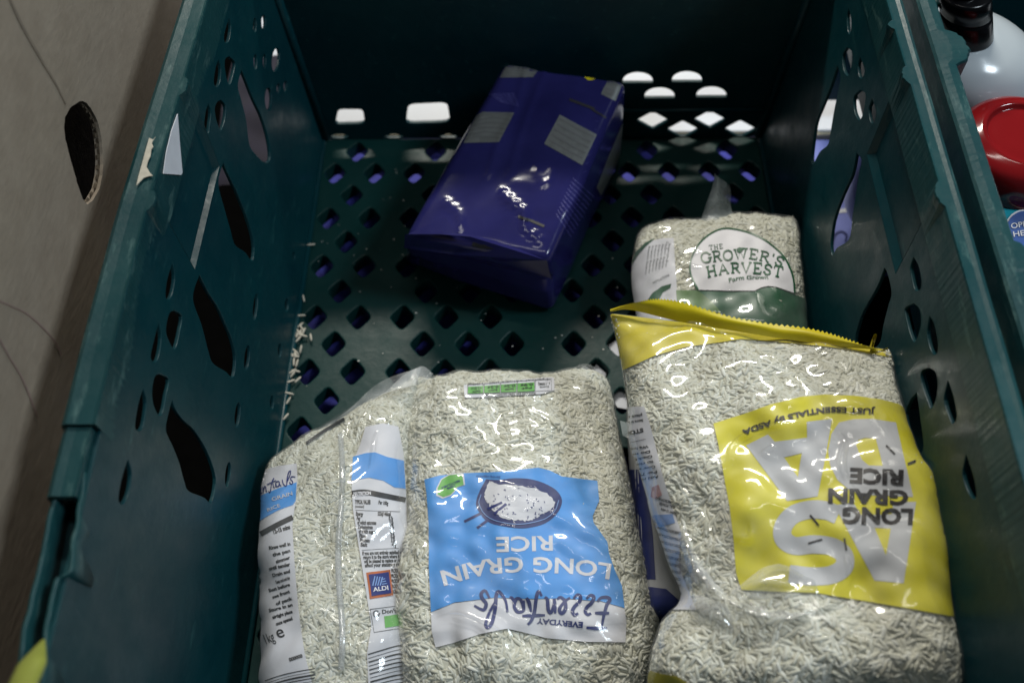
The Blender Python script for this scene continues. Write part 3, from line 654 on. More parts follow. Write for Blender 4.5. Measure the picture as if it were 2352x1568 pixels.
def lines_of_text(pr, x0, y0, x1, y1, dx, dy, n, h, words, seed=0):
    r = random.Random(seed)
    for i in range(n):
        s_ = r.choice(words); f = r.uniform(.55, 1)
        a = (x0+dx*i, y0+dy*i); b_ = (a[0]+(x1-x0)*f, a[1]+(y1-y0)*f); pr.text(s_, [a, b_], h, .01)

# ---- centre bag
bagC = empty('rice_bag', az(1200, 1250, 0), 'clear rice bag with sky blue label and bowl picture, middle of the front row', 'rice bag')
rows = [(946, 872, .010, 1384, 858, .012, .001, .001), (944, 884, .016, 1392, 880, .016, .012, .010), (942, 905, .022, 1400, 905, .022, .027, .018), (935, 1000, .026, 1422, 1000, .026, .034, .024), (930, 1120, .027, 1448, 1120, .027, .036, .026),
        (916, 1250, .028, 1470, 1250, .028, .038, .027), (910, 1350, .028, 1496, 1350, .028, .038, .027), (908, 1440, .028, 1512, 1440, .028, .038, .027), (910, 1540, .028, 1490, 1540, .028, .034, .027), (918, 1640, .026, 1480, 1640, .026, .026, .024), (930, 1700, .02, 1470, 1700, .02, .01, .012), (935, 1730, .015, 1465, 1730, .015, .001, .001)]
B = Bag(bagC, rows, seed=11, n_exp=3.0); B.fill(10500, .05, .97)
lab = [(975, 1101), (1010, 1092), (1060, 1087), (1150, 1083), (1235, 1074), (1262, 1080), (1290, 1094), (1372, 1104), (1376, 1150), (1361, 1185), (1363, 1200), (1395, 1245), (1398, 1270), (1412, 1310), (1428, 1345), (1434, 1396), (1380, 1380), (1300, 1374), (1224, 1374), (1134, 1372), (1044, 1383), (990, 1405), (985, 1300), (985, 1200), (980, 1130)]
wl = [(990, 1406.5), (1044, 1384.5), (1134, 1373.5), (1224, 1375.5), (1300, 1375.5), (1380, 1381.5), (1434, 1397.5), (1438, 1430), (1436, 1474), (1344, 1473), (1254, 1464), (1190, 1448), (1164, 1443), (1104, 1455), (1040, 1476), (1001, 1486), (992, 1450)]
L1 = Print().poly(lab).lay(B.surf, .0003, 'label', M['blue_ink'], bagC)
L2 = Print().poly(wl).lay(B.surf, .0003, 'label', M['white_ink'], bagC)
p = Print(); p.text('LONG GRAIN', [(1404, 1296), (1330, 1285), (1250, 1281), (1180, 1280), (1098, 1288), (1011, 1312)], 36, .022); p.text('RICE', [(1269, 1231), (1140, 1234)], 35, .022); p.lay(B.surf, .0005, 'lettering', M['white_ink'], L1)
def c4(l): return [(893.8+x*.3, 1176+y*.3) for x, y in l]
p = Print(); ESS = ([(1665, 885), (1600, 888), (1510, 880)], [(1622, 890), (1640, 800), (1665, 710), (1688, 672), (1668, 652), (1620, 656), (1592, 684)], [(1684, 771), (1575, 770)],
          [(1512, 662), (1540, 636), (1566, 650), (1552, 690), (1515, 725), (1500, 762), (1520, 786), (1546, 772)], [(1412, 662), (1440, 632), (1466, 646), (1456, 685), (1420, 722), (1402, 758), (1420, 786), (1446, 774)],
          [(1384, 655), (1340, 690), (1303, 742), (1322, 772), (1350, 740), (1345, 684), (1312, 652), (1284, 668)], [(1272, 772), (1264, 660)], [(1262, 700), (1242, 765), (1220, 745), (1212, 670), (1192, 648)],
          [(1168, 640), (1146, 606), (1128, 640), (1112, 760), (1086, 830), (1060, 858)], [(1195, 786), (1020, 795)], [(1086, 762), (1072, 690), (1052, 652)], [(1032, 670), (1030, 750), (985, 764), (958, 722), (975, 664), (1010, 668), (1030, 740)], [(958, 700), (944, 660), (922, 650)],
          [(905, 764), (893, 690), (875, 650), (840, 606), (820, 640), (812, 740), (782, 858), (752, 880), (742, 850), (768, 768), (812, 690)], [(770, 660), (737, 602), (706, 624), (716, 662), (744, 700), (730, 745), (700, 742), (652, 716)])
for l in ESS:
    q = c4(l); p.line(q, [5, 8.4, 8.4, 5.6], 4*len(q))
p.text('EVERYDAY', [(1339, 1428), (1233, 1419)], 13, .035)
p.lay(B.surf, .00055, 'lettering', M['navy_ink'], L2)
def c3(l): return [(893.8+x*.324, 809+y*.324) for x, y in l]
bowl = [tuple(v) for v in crom(c3([(690, 900), (640, 990), (618, 1080), (650, 1150), (700, 1200), (800, 1230), (940, 1247), (1080, 1222), (1180, 1155), (1224, 1060), (1190, 985), (1110, 935), (1000, 900), (880, 893), (780, 905), (690, 900)]), 70)[:-1]]
p = Print(); p.poly(bowl); p.line(c3([(535, 1200), (600, 1168), (660, 1138)]), 6); p.line(c3([(625, 1245), (670, 1212), (715, 1180)]), 6); p.lay(B.surf, .0005, 'bowl_print', M['navy_ink'], L1)
rc = crom(c3([(708, 912), (800, 937), (950, 952), (1080, 985), (1160, 1040), (1165, 1090), (1120, 1130), (1060, 1160), (1000, 1192), (900, 1188), (800, 1170), (740, 1120), (700, 1070), (680, 1010), (708, 912)]), 110)[:-1]
rc = [tuple(v+rng.normal(0, 1.3, 2)) for v in rc]
Print().poly(rc).lay(B.surf, .0007, 'bowl_print', M['white_ink'], L1)
p = Print(30); cc = np.mean(rc, axis=0)
for i in range(46):
    a = rng.uniform(0, 6.28); r_ = math.sqrt(rng.uniform(.1, .9)); x, y = cc[0]+70*r_*math.cos(a), cc[1]+36*r_*math.sin(a)+.12*70*r_*math.cos(a); b2 = rng.uniform(0, 3.1); p.line([(x, y), (x+4*math.cos(b2), y+4*math.sin(b2))], 1.6)
p.line(c3([(700, 1115), (760, 1088), (800, 1068)]), 5.5); p.line(c3([(750, 1150), (790, 1112), (830, 1078)]), 5.5); p.lay(B.surf, .0009, 'bowl_print', M['navy_ink'], L1)
Print().line(c3([(655, 1010), (640, 1080), (690, 1160), (800, 1205), (940, 1220), (1080, 1190), (1170, 1130), (1200, 1050)]), 1.8, 50).lay(B.surf, .0009, 'bowl_print', M['ltblue_ink'], L1)
g_ = c3([(345, 965), (375, 905), (430, 874), (505, 866), (520, 872), (530, 940), (480, 958), (462, 985), (440, 1010), (385, 1030), (345, 1010)])
Print().poly([tuple(np.array(v)+(np.array(v)-np.mean(g_, axis=0))*.12) for v in g_]).lay(B.surf, .0005, 'recycling_badge', M['white_ink'], L1)
Print().poly(g_).lay(B.surf, .0007, 'recycling_badge', M['green_ink'], L1)
p = Print(); p.text('RECYCLABLE', [c3([(498, 905)])[0], c3([(370, 962)])[0]], 5, .02); p.text('100%', [c3([(465, 940)])[0], c3([(410, 965)])[0]], 5, .02); p.text('Serving suggestion', [c3([(790, 880)])[0], c3([(620, 876)])[0]], 4.5, .015); p.lay(B.surf, .0009, 'lettering', M['navy_ink'], L1)
L3 = Print().poly(rounded(c3([(528, 232), (1170, 176), (1172, 270), (1090, 296), (536, 325)]), 3, .06)).lay(B.surf, .0003, 'nutrition_label', M['white_ink'], bagC)
def qd(a, b_, c_, d_): return c3([a, b_, c_, d_])
p = Print(); xs = [555, 673, 790, 908, 1034, 1153]; p2 = Print(); p3 = Print()
for i in range(5):
    yt = lambda x: 250-(x-555)*.065-2; yb = lambda x: 298-(x-555)*.035
    a, b_ = xs[i]+2, xs[i+1]-4
    if i < 4: p.poly(qd((a, yt(a)), (b_, yt(b_)), (b_, yb(b_)), (a, yb(a))))
    l = qd((a, yt(a)-14), (b_, yt(b_)-14), (b_, yb(b_)), (a, yb(a))); p2.line(l+[l[0]], 1.1)
    p3.text(['<0.01g', '0.2g', '0.2g', '0.9g', '1.19MJ'][i], [c3([(b_-12, yt(b_)+6)])[0], c3([(a+22, yt(a)+6)])[0]], 6, .02); p3.text(['Salt', 'Sugars', 'Saturates', 'Fat', 'Energy'][i], [c3([(b_-20, yt(b_)+32)])[0], c3([(a+30, yt(a)+32)])[0]], 4.5, .02)
p3.text('Amounts per 184g serving (cooked)', [c3([(1040, 287)])[0], c3([(665, 302)])[0]], 4.5, .02); p3.text('Typical values per 100g', [c3([(1140, 190)])[0], c3([(560, 226)])[0]], 4, .0)
p.lay(B.surf, .0005, 'nutrition_box', M['green_ink'], L3); p2.lay(B.surf, .0008, 'lettering', M['black_ink'], L3); p3.lay(B.surf, .0007, 'lettering', M['black_ink'], L3)
cr = [(c3([(1000, 440), (1100, 510), (1200, 560)]), 5, .0022), (c3([(1090, 620), (1180, 650), (1260, 680)]), 4, .0018), (c3([(1090, 690), (1150, 760), (1200, 810)]), 4, .002), (c3([(720, 330), (900, 330), (1100, 320), (1300, 200)]), 9, .0035), (c3([(360, 830), (420, 850), (520, 852)]), 4, .002),
      (c4([(760, 1010), (860, 1060), (940, 1080)]), 5, .0025), (c4([(330, 1040), (380, 1090)]), 6, .002), (c3([(700, 900), (900, 980), (1150, 1080)]), 5, .0016), (c4([(1560, 160), (1680, 300), (1780, 560)]), 7, .002), (c4([(300, 860), (500, 800), (760, 900), (900, 1010)]), 8, .0028), (c4([(1380, 1060), (1700, 1160)]), 5, .002),
      (c3([(1280, 180), (1400, 110), (1500, 260)]), 8, .002), (c3([(1380, 450), (1480, 620), (1640, 900)]), 5, .0018)]
B.film(M['film'], cr, seed=31)
# sealed end of the bag
def fin(root, base, top, name, mat, n=60, seed=0, zig=0, amp=.0008, rows_=8, bow=.0):
    Pb, Pt = crom(base, n), crom(top, n); nz = Noise(.02, seed=seed); V = []
    for i in range(rows_):
        t_ = i/(rows_-1); R = Pb*(1-t_)+Pt*t_; R = R+np.outer(amp*nz(R)*math.sin(t_*2.6+.2)+bow*math.sin(t_*math.pi), [0, 0, 1])
        if i == rows_-1 and zig: R = R+(Pt-Pb)/np.linalg.norm(Pt-Pb, axis=1)[:, None]*(zig*(np.arange(n) % 2))[:, None]
        V.append(R)
    return mesh(name, np.concatenate(V), gridfaces(rows_, n), mat, root)
fin(bagC, [az(950, 885, .018), az(1100, 880, .022), az(1300, 875, .024), az(1385, 880, .018)], [az(946, 868, .012), az(1100, 866, .016), az(1290, 862, .018), az(1345, 846, .022)], 'seal', M['film2'])
fin(bagC, [az(1290, 872, .024), az(1345, 876, .026), az(1392, 905, .020)], [az(1330, 848, .024), az(1348, 842, .026), az(1400, 890, .014)], 'seal', M['film2'], seed=3)

# ---- yellow bag on the right
bagY = empty('rice_bag', az(1850, 1200, .03), 'clear rice bag with yellow label and yellow top, leaning on the right wall', 'rice bag')
rows = [(1403, 722, .098, 2042, 806, .128, .001, .001), (1412, 752, .097, 2046, 822, .126, .007, .004), (1422, 800, .093, 2052, 850, .122, .015, .014), (1436, 880, .090, 2066, 900, .122, .022, .022), (1448, 980, .088, 2084, 980, .122, .027, .026), (1470, 1080, .084, 2112, 1060, .124, .029, .028), (1500, 1180, .080, 2150, 1120, .128, .031, .030),
        (1545, 1290, .078, 2172, 1240, .130, .032, .030), (1576, 1385, .076, 2184, 1370, .130, .031, .030), (1530, 1450, .074, 2196, 1450, .128, .033, .030), (1502, 1530, .072, 2206, 1520, .124, .034, .030), (1500, 1600, .07, 2206, 1600, .118, .032, .028), (1520, 1680, .066, 2190, 1680, .108, .02, .02), (1540, 1730, .06, 2170, 1730, .1, .001, .001)]
B = Bag(bagY, rows, seed=23, n_exp=2.8, nv=150, ns=100, lump=.0020)
def c5(l): return [(1364.2+x*.348, 677.4+y*.348) for x, y in l]
def c7(l): return [(1552.3+x*.36, 846.7+y*.36) for x, y in l]
B.fill(13500, .05, .98)
yl = c7([(240, 350), (430, 290), (600, 230), (800, 180), (950, 165), (1150, 175), (1300, 195), (1420, 225), (1475, 262), (1700, 300), (2100, 700), (2100, 1568), (1745, 1575), (1500, 1530), (1200, 1480), (900, 1430), (600, 1420), (420, 1410), (385, 1300), (370, 1100), (345, 880), (310, 700), (270, 480)])
L1 = Print().poly(yl).lay(B.surf, .0003, 'label', M['olive_ink'], bagY)
yb_ = c5([(60, 100), (200, 60), (2100, 300), (2000, 415), (1900, 402), (1600, 350), (1300, 318), (970, 292), (850, 312), (620, 342), (400, 402), (195, 495), (60, 500)])
Print().poly(yb_).lay(B.surf, .0003, 'top_band', M['yellow_ink'], bagY)
p = Print()
p.poly(c7([(1530, 850), (1452, 1368), (1270, 1350), (1130, 1090), (1010, 870), (1130, 855), (1180, 935), (1375, 930), (1385, 852)]), c7([(1265, 1015), (1370, 1020), (1340, 1190)]))
p.line(c7([(1035, 935), (960, 905), (850, 900), (745, 935), (685, 1010), (690, 1085), (760, 1130), (880, 1120), (1000, 1135), (1075, 1190), (1070, 1265), (990, 1315), (860, 1325), (725, 1310)]), 42, 60)
p.poly(c7([(1400, 345), (1250, 322), (1130, 325), (1040, 345), (990, 420), (972, 520), (985, 620), (1030, 710), (1110, 780), (1250, 808), (1512, 818)]), c7([(1150, 490), (1165, 455), (1205, 443), (1275, 445), (1320, 622), (1230, 618), (1185, 580)]))
p.poly(c7([(450, 490), (590, 420), (632, 466), (838, 440), (835, 340), (995, 320), (955, 560), (905, 815), (710, 845)]), c7([(690, 565), (805, 540), (780, 695)]))
p.lay(B.surf, .0005, 'big_lettering', M['grey_ink'], L1)
p = Print(); p.text('RICE', [(2074, 1082), (1952, 1077)], 34, .045); p.text('GRAIN', [(2085, 1128), (1990, 1126), (1903, 1124)], 33, .045); p.text('LONG', [(2096, 1171), (1936, 1167)], 37, .045)
for a, b_ in (((1340, 495), (1395, 550)), ((1475, 610), (1525, 590)), ((860, 935), (915, 1000)), ((845, 1115), (935, 1090)), ((1076, 1080), (1092, 1160))): p.line(c7([a, b_]), 4.4)
p.text('JUST ESSENTIALS by ASDA', [(2009, 940), (1912, 936), (1840, 946), (1768, 966), (1705, 989)], 12.5, .035)
p.lay(B.surf, .0008, 'lettering', M['dkgrey_ink'], L1)
ws = [(1400, 936), (1480, 933), (1493, 973), (1507, 1025), (1521, 1085), (1545, 1165), (1566, 1223), (1560, 1300), (1600, 1400), (1500, 1400), (1380, 1000)]
L2 = Print().poly(ws).lay(B.surf, .0003, 'side_label', M['white_ink'], bagY)
p = Print(); p.text('STORAGE', [(1478, 983), (1440, 992), (1405, 1002)], 9, .045); 
for i, (wd, x, y) in enumerate([('place away', 1476, 950), ('Store in a cool', 1478, 962), ('We hope', 1490, 1022), ('Do not', 1494, 1034), ('Check the', 1499, 1045), ('to rinse', 1502, 1057), ('Cover with', 1506, 1068), ('Per 75g', 1510, 1080), ('Add rice', 1514, 1091)]):
    p.text(wd, [(x, y), (x-50, y+9)], 6.2, .03)
for i, (wd, x, y) in enumerate([('MICROWAVE', 1544, 1150), ('FULL POWER', 1552, 1162), ('900W 12 mins', 1556, 1176)]): p.text(wd, [(x, y), (x-36, y+-10)], 6.5, .035)
for i in range(9): p.text('COOKING INSTRUCTIONS per portion', [(1566, 1222+i*15), (1512, 1208+i*15)], 6.5, .03)
p.line([(1484, 1008), (1440, 1018)], 1); p.lay(B.surf, .0005, 'lettering', M['dkgrey_ink'], L2)
Print().poly([(1500, 1118), (1514, 1112), (1522, 1136), (1508, 1146), (1496, 1140)]).lay(B.surf, .0005, 'warning_box', M['pink_ink'], L2)
Print().poly([(1500, 1182), (1546, 1180), (1552, 1200), (1506, 1212)]).lay(B.surf, .0005, 'blue_panel', M['ltblue_ink'], L2)
Print().poly([(1470, 1700), (1478, 1575), (1494, 1539), (1520, 1546), (1554, 1551), (1582, 1568), (1620, 1700)]).lay(B.surf, .0003, 'bottom_band', M['yellow_ink'], bagY)
cr = [(c5([(200, 105), (500, 165), (750, 240), (965, 312)]), 5, .0032), (c5([(240, 150), (380, 200)]), 5, .0015), (c7([(230, 605), (330, 600), (370, 490), (460, 420), (620, 370), (860, 345)]), 3.5, .0022), (c7([(1020, 380), (1070, 480), (1060, 640), (1110, 760), (1220, 900)]), 6, .0034), (c7([(1080, 1180), (1110, 1290), (1080, 1420)]), 6, .0032),
      (c7([(530, 540), (620, 500), (560, 540), (650, 580)]), 3, .0016), (c7([(0, 710), (110, 840), (190, 1000), (260, 1060)]), 4, .003), (c7([(240, 650), (310, 740), (330, 800)]), 5, .0025), (c7([(380, 1070), (480, 1080), (490, 950)]), 7, .0026), (c5([(280, 530), (340, 580), (440, 530)]), 4, .0018), (c5([(870, 690), (920, 640), (970, 655)]), 4, .0018),
      (c5([(1040, 400), (1200, 440), (1430, 640)]), 5, .0016), (c7([(640, 1330), (700, 1230), (720, 1180)]), 3.5, .002), ([(1673, 1568), (1700, 1500), (1760, 1480)], 5, .002), ([(1660, 1590), (1690, 1530), (1762, 1496)], 4, .0025), (c7([(350, 1390), (480, 1500), (560, 1568)]), 4, .0025), (c7([(60, 1050), (200, 1280), (420, 1370)]), 6, .0026)]
B.film(M['film'], cr, seed=41)
# serrated yellow top fin
base = [az(1402, 716, .100), az(1450, 712, .106), az(1560, 738, .114), az(1700, 762, .122), az(1880, 790, .128), az(2000, 802, .130)]
top = [az(1401, 714, .104), az(1455, 697, .112), az(1545, 692, .120), az(1700, 735, .126), az(1880, 762, .130), az(2010, 805, .132)]
fin(bagY, base, top, 'top_fin', M['yellow_ink'], 150, 7, .0012, .0003, bow=.002)
q = crom([az(1998, 806, .130), az(2003, 790, .134), az(2004, 775, .136), az(2010, 766, .136), az(2014, 772, .135), az(2006, 792, .134), az(2015, 806, .130), az(2040, 797, .130)], 40)
mesh('top_curl', np.concatenate([q, q+A(.001, 0, -.008)]), gridfaces(2, 40), M['yellow_ink'], bagY)
# loose folds of clear film
def flap(root, pts_rows, n=40, amp=.001, seed=0, mat=None):
    R = [crom([az(*p) for p in r], n) for r in pts_rows]; R = np.array(R); m_ = 12
    R = np.array([crom(R[:, j], m_) for j in range(n)]).transpose(1, 0, 2); nz = Noise(.012, seed=seed); Z = nz(R.reshape(-1, 3)).reshape(m_, n)
    R[..., 2] += amp*Z; return mesh('film_fold', R.reshape(-1, 3), gridfaces(m_, n), mat or M['flap'], root)
flap(bagY, [[(1572, 1200, .117), (1610, 1290, .120), (1680, 1370, .124), (1790, 1400, .130), (1940, 1395, .136)], [(1566, 1215, .116), (1600, 1310, .124), (1680, 1385, .132), (1800, 1420, .136), (1930, 1378, .140)], [(1556, 1230, .112), (1590, 1330, .118), (1660, 1400, .122), (1760, 1440, .126), (1945, 1385, .134)]], amp=.0012, seed=3)
flap(bagY, [[(1690, 1350, .128), (1760, 1300, .130), (1830, 1290, .132), (1862, 1296, .132)], [(1680, 1362, .130), (1760, 1330, .137), (1850, 1340, .138), (1900, 1360, .134)], [(1700, 1380, .128), (1780, 1372, .131), (1870, 1378, .134), (1940, 1384, .134)]], amp=.0010, seed=5)
flap(bagY, [[(1600, 1365, .112), (1680, 1390, .118), (1730, 1440, .114), (1775, 1522, .108)], [(1585, 1390, .114), (1650, 1420, .122), (1710, 1470, .118), (1770, 1530, .110)], [(1580, 1400, .108), (1620, 1440, .112), (1690, 1490, .112), (1760, 1530, .108)]], amp=.0010, seed=8)

# ---- left bag
bagL = empty('rice_bag', az(760, 1300, 0), 'clear rice bag lying back side up with seam showing, by the left wall', 'rice bag')
rows = [(702, 1004, .020, 955, 846, .040, .001, .001), (672, 1030, .022, 958, 862, .040, .004, .004), (640, 1055, .024, 962, 900, .038, .012, .014), (618, 1080, .026, 962, 960, .034, .020, .020), (612, 1120, .026, 958, 1040, .032, .026, .024), (612, 1180, .026, 955, 1130, .032, .030, .025),
        (612, 1280, .026, 955, 1250, .031, .032, .025), (608, 1380, .026, 952, 1370, .030, .032, .025), (606, 1480, .026, 950, 1480, .030, .032, .025), (606, 1580, .025, 948, 1580, .030, .030, .024), (615, 1680, .024, 945, 1680, .028, .02, .02), (625, 1740, .02, 940, 1740, .022, .001, .001)]
B = Bag(bagL, rows, seed=37, n_exp=2.5, nv=120, ns=84)
B.fill(7800, .10, .97, mask=None)
def c1(l): return [(564.5+x*.24, 809+y*.24) for x, y in l]
def c2(l): return [(564.5+x*.2802, 1129+y*.2802) for x, y in l]
rl = [(840, 980), (880, 972), (915, 980), (926, 1040), (932, 1130), (936, 1300), (936, 1700), (850, 1700), (846, 1568), (843, 1500), (853, 1437), (842, 1367), (831, 1297), (822, 1241), (811, 1171), (808, 1129), (808, 1100), (812, 1060), (828, 1020)]
L1 = Print().poly(rl).lay(B.surf, .0003, 'label', M['white_ink'], bagL)
Print().poly([(811, 1050), (840, 1041), (862, 1039), (890, 1050), (926, 1058), (930, 1122), (905, 1119), (880, 1104), (848, 1097), (807, 1104)]).lay(B.surf, .0005, 'blue_band', M['blue_ink'], L1)
p = Print(); p.line([(808, 1133), (835, 1130), (876, 1137), (915, 1145), (930, 1148)], 12, 20)
for i in range(12): p.line([(845+.8*i, 1502+i*9), (905, 1484+i*9.5), (932, 1481+i*9.5)], [3, 1.5, 4, 2.4, 3.4][i % 5], 12)
l = [(850, 1399), (932, 1388), (932, 1440), (859, 1452)]; p.line(l+[l[0]], 1.5)
p.text('TYPICAL VALUES', c2([(895, 100), (1022, 102)]), 9.5, .05); p.text('Per 100g', c2([(1085, 100), (1165, 110)]), 8.5, .045); p.text('(cooked)', c2([(898, 130), (970, 133)]), 6, .02)
for i, (wd, e_, v_) in enumerate([('Energy', 962, '555kJ/146kcal'), ('Fat', 935, '0.7g'), ('of which saturates', 1065, '0.2g'), ('Carbohydrate', 1034, '31.7g'), ('of which sugars', 1056, '0.2g'), ('Fibre', 975, '0.2g'), ('Protein', 1003, '3.3g'), ('Salt', 980, '<0.1g')]):
    y = 195+36*i; x = 903+5.5*i; p.text(wd, c2([(x, y), (e_+i*2, y+4)]), 9, .045); p.text(v_, c2([(1165+i*4 if i else 1080, y+6-4), (1200+i*4 if i else 1186, y+4)]), 9, .045)
for i in range(5): p.text(['If you are not entirely satisfied with', 'return it to the store where it was', 'will be pleased to replace or refund', 'affect your statutory rights.', 'Batch'][i], c2([(955+i*7, 520+i*33), (1300, 506+i*33)]), 8.5, .045) if i < 4 else None
p.text("Don't eat raw", c2([(1115, 1000), (1400, 975)]), 10, .03); p.line(c2([(1095, 992), (1080, 1020), (1055, 1020), (1043, 995), (1060, 975), (1085, 978)]), 2.4, 16)
p.line(c2([(900, 152), (1260, 165)]), 1); p.line(c2([(950, 480), (1250, 462)]), 1)
for i in range(5): p.text('PRODUCE OF', c2([(1190, 665+i*42), (1300, 655+i*42)]), 9, .045)
p.lay(B.surf, .0005, 'lettering', M['dkgrey_ink'], L1)
p = Print(); p.text('NUTRITION', [(812, 1138), (852, 1137)], 8, .04); p.lay(B.surf, .0009, 'lettering', M['white_ink'], L1)
Print().poly([(841, 1315), (895, 1308), (902, 1367), (849, 1376)]).lay(B.surf, .0006, 'logo_panel', M['orange_ink'], L1)
Print().poly([(846, 1320), (891, 1314), (897, 1362), (853, 1370)]).lay(B.surf, .0009, 'logo_panel', M['navy_ink'], L1)
p = Print(); p.text('ALDI', c2([(1040, 824), (1162, 808)]), 10.5, .02); p.lay(B.surf, .0012, 'lettering', M['white_ink'], L1)
p = Print()
for i in range(4): p.line(c2([(1035+i*20, 772), (1052+i*20, 695+i*2)]), 2.8)
for i in range(3): p.line(c2([(1110, 762-i*20), (1150-i*8, 756-i*20)]), 2)
p.lay(B.surf, .0012, 'logo', M['ltblue_ink'], L1)
Print().poly([(881, 1415), (930, 1408), (930, 1434), (884, 1442)]).lay(B.surf, .0006, 'green_panel', M['green_ink'], L1)
ll = [(590, 1082), (640, 1070), (682, 1064), (684, 1097), (680, 1150), (673, 1190), (672, 1213), (676, 1280), (682, 1353), (690, 1430), (700, 1500), (720, 1580), (720, 1700), (590, 1700)]
L2 = Print().poly(ll).lay(B.surf, .0003, 'label', M['white_ink'], bagL)
Print().poly([(590, 1142), (640, 1122), (682, 1108), (680, 1150), (673, 1160), (640, 1172), (590, 1200)]).lay(B.surf, .0005, 'blue_band', M['blue_ink'], L2)
p = Print(); p.line([(600, 1226), (640, 1204), (673, 1188)], 12, 12)
p.text('12-15 mins', [(630, 1226), (668, 1214)], 10, .05)
for i in range(12): p.text(['Rinse well in', 'the pan', 'simmer', 'until tender', 'Drain and', 'Keep cool and dry', 'Best before', 'see front', 'of pack', 'Store in an', 'airtight place', 'once opened'][i], [(620+(i % 3)*8, 1262+i*15.5+(4 if i > 5 else 0)), (668+(i > 7)*6, 1252+i*15.5)], 8, .045)
p.text('1kg', [(614, 1478), (634, 1470)], 24, .0); p.text('e', [(640, 1466), (656, 1460)], 30, .01); p.text('000000', [(666, 1518), (696, 1508)], 8, .05)
for i in range(7): p.line([(610, 1562+i*7), (660, 1546+i*7), (724, 1534+i*7)], [2.2, 1.2, 4][i % 3], 10)
p.lay(B.surf, .0005, 'lettering', M['dkgrey_ink'], L2)
p = Print()
for l in ESS: p.line([(556+(1700-x)*.118, 1154-(1700-x)*.046-(y-635)*.115) for x, y in l], 2.2, 3*len(l))
p.lay(B.surf, .0008, 'lettering', M['navy_ink'], L2)
p = Print(); p.text('GRAIN', [(628, 1152), (674, 1138)], 9, .01); p.text('RICE', [(618, 1176), (646, 1165)], 8, .01); p.lay(B.surf, .0009, 'lettering', M['grey_ink'], L2)
Print().line([(704, 1018), (745, 990), (792, 962)], 7, 20).lay(B.surf, .0004, 'date_strip', M['black_ink'], bagL)
cr = [([(800, 955), (785, 1010), (778, 1080), (778, 1180), (782, 1300), (800, 1450), (815, 1600)], 4, .0030), ([(806, 950), (795, 1010), (790, 1100), (794, 1250), (806, 1400), (825, 1600)], 3, .0022), ([(752, 1110), (755, 1250), (765, 1400)], 4, .0014), ([(868, 985), (860, 1030), (850, 1090)], 4, .002),
      ([(815, 940), (820, 965), (810, 985)], 4, .003), ([(900, 930), (915, 940), (905, 955)], 6, .003), ([(945, 900), (955, 920)], 5, .003), ([(632, 1050), (648, 1032), (660, 1026)], 4, .002), ([(880, 890), (840, 960), (820, 1000)], 8, .003), ([(930, 880), (910, 940), (880, 990)], 6, .0022)]
B.film(M['film'], cr, seed=51, rid=.0002)
fin(bagL, [az(700, 1016, .024), az(800, 958, .036), az(880, 905, .046), az(955, 880, .046)], [az(697, 1008, .022), az(795, 945, .034), az(870, 880, .044), az(968, 842, .050)], 'seal', M['film2'], seed=9, amp=.0012)
fin(bagL, [az(880, 905, .048), az(930, 890, .054), az(975, 880, .054)], [az(925, 862, .052), az(968, 840, .058), az(996, 858, .058)], 'seal', M['film2'], seed=12, amp=.0014)
rod([az(757, 1010, .058)*0+np.array(B.surf.hit(783+5*math.sin(i), 1000+i*60)[0] if B.surf.hit(783+5*math.sin(i), 1000+i*60) else az(783, 1000+i*60, .058))+A(0, 0, .0022) for i in range(10)], .0016, 'seam', M['flap'], bagL, 8, 60, .5)

# ---- farther bag by the right wall
bagG = empty('rice_bag', az(1650, 620, 0), 'small rice bag with round white label edged in green, behind the yellow-topped bag', 'rice bag')
rows = [(1510, 520, .040, 1800, 500, .046, .001, .001), (1482, 528, .038, 1822, 508, .047, .010, .010), (1465, 545, .036, 1832, 530, .048, .018, .018), (1455, 590, .036, 1838, 590, .048, .024, .026), (1452, 650, .036, 1845, 650, .048, .026, .028), (1462, 720, .036, 1850, 720, .048, .026, .028), (1470, 790, .036, 1858, 800, .048, .024, .026), (1480, 850, .034, 1862, 860, .044, .012, .014), (1485, 880, .03, 1864, 890, .04, .001, .001)]
B = Bag(bagG, rows, seed=43, n_exp=2.6, nv=80, ns=64, lump=.0016)
B.fill(4200, .06, .95)
def c6(l): return [(1317+x*.24, 376.3+y*.24) for x, y in l]
wp = c6([(860, 715), (960, 712), (972, 900), (1000, 1330), (1010, 1500), (500, 1500), (500, 950), (640, 850), (760, 735)])
L1 = Print().poly(wp).lay(B.surf, .0003, 'label', M['white_ink'], bagG)
p = Print()
for i in range(7): p.text('cooking ' * 2, c6([(700+i*32, 1060-i*12), (735+i*32, 790-i*4)]), 4.2, 0)
for i in range(4): p.text('xx', c6([(890, 760+60*i), (915, 760+60*i)]), 4, 0)
p.text('INSTRUCTIONS', c6([(770, 1150), (925, 1075)]), 5, 0); p.lay(B.surf, .0005, 'lettering', M['greyline'], L1)
Print().poly(c6([(555, 980), (600, 850), (690, 760), (790, 715), (700, 790), (620, 880)])).lay(B.surf, .0006, 'green_curve', M['dgreen_ink'], L1)
Print().poly(c6([(700, 1330), (760, 1240), (850, 1175), (940, 1150), (930, 1190), (860, 1230), (810, 1330)])).lay(B.surf, .0006, 'green_curve', M['dgreen_ink'], L1)
gp = c6([(1185, 1213), (1730, 1225), (1800, 1190), (1860, 1178), (1930, 1184), (2010, 1210), (2150, 1262), (2300, 1330), (2300, 1900), (1000, 1900), (1000, 1400), (1150, 1260)])
L2 = Print().poly(gp).lay(B.surf, .0003, 'label', M['dgreen_ink'], bagG)
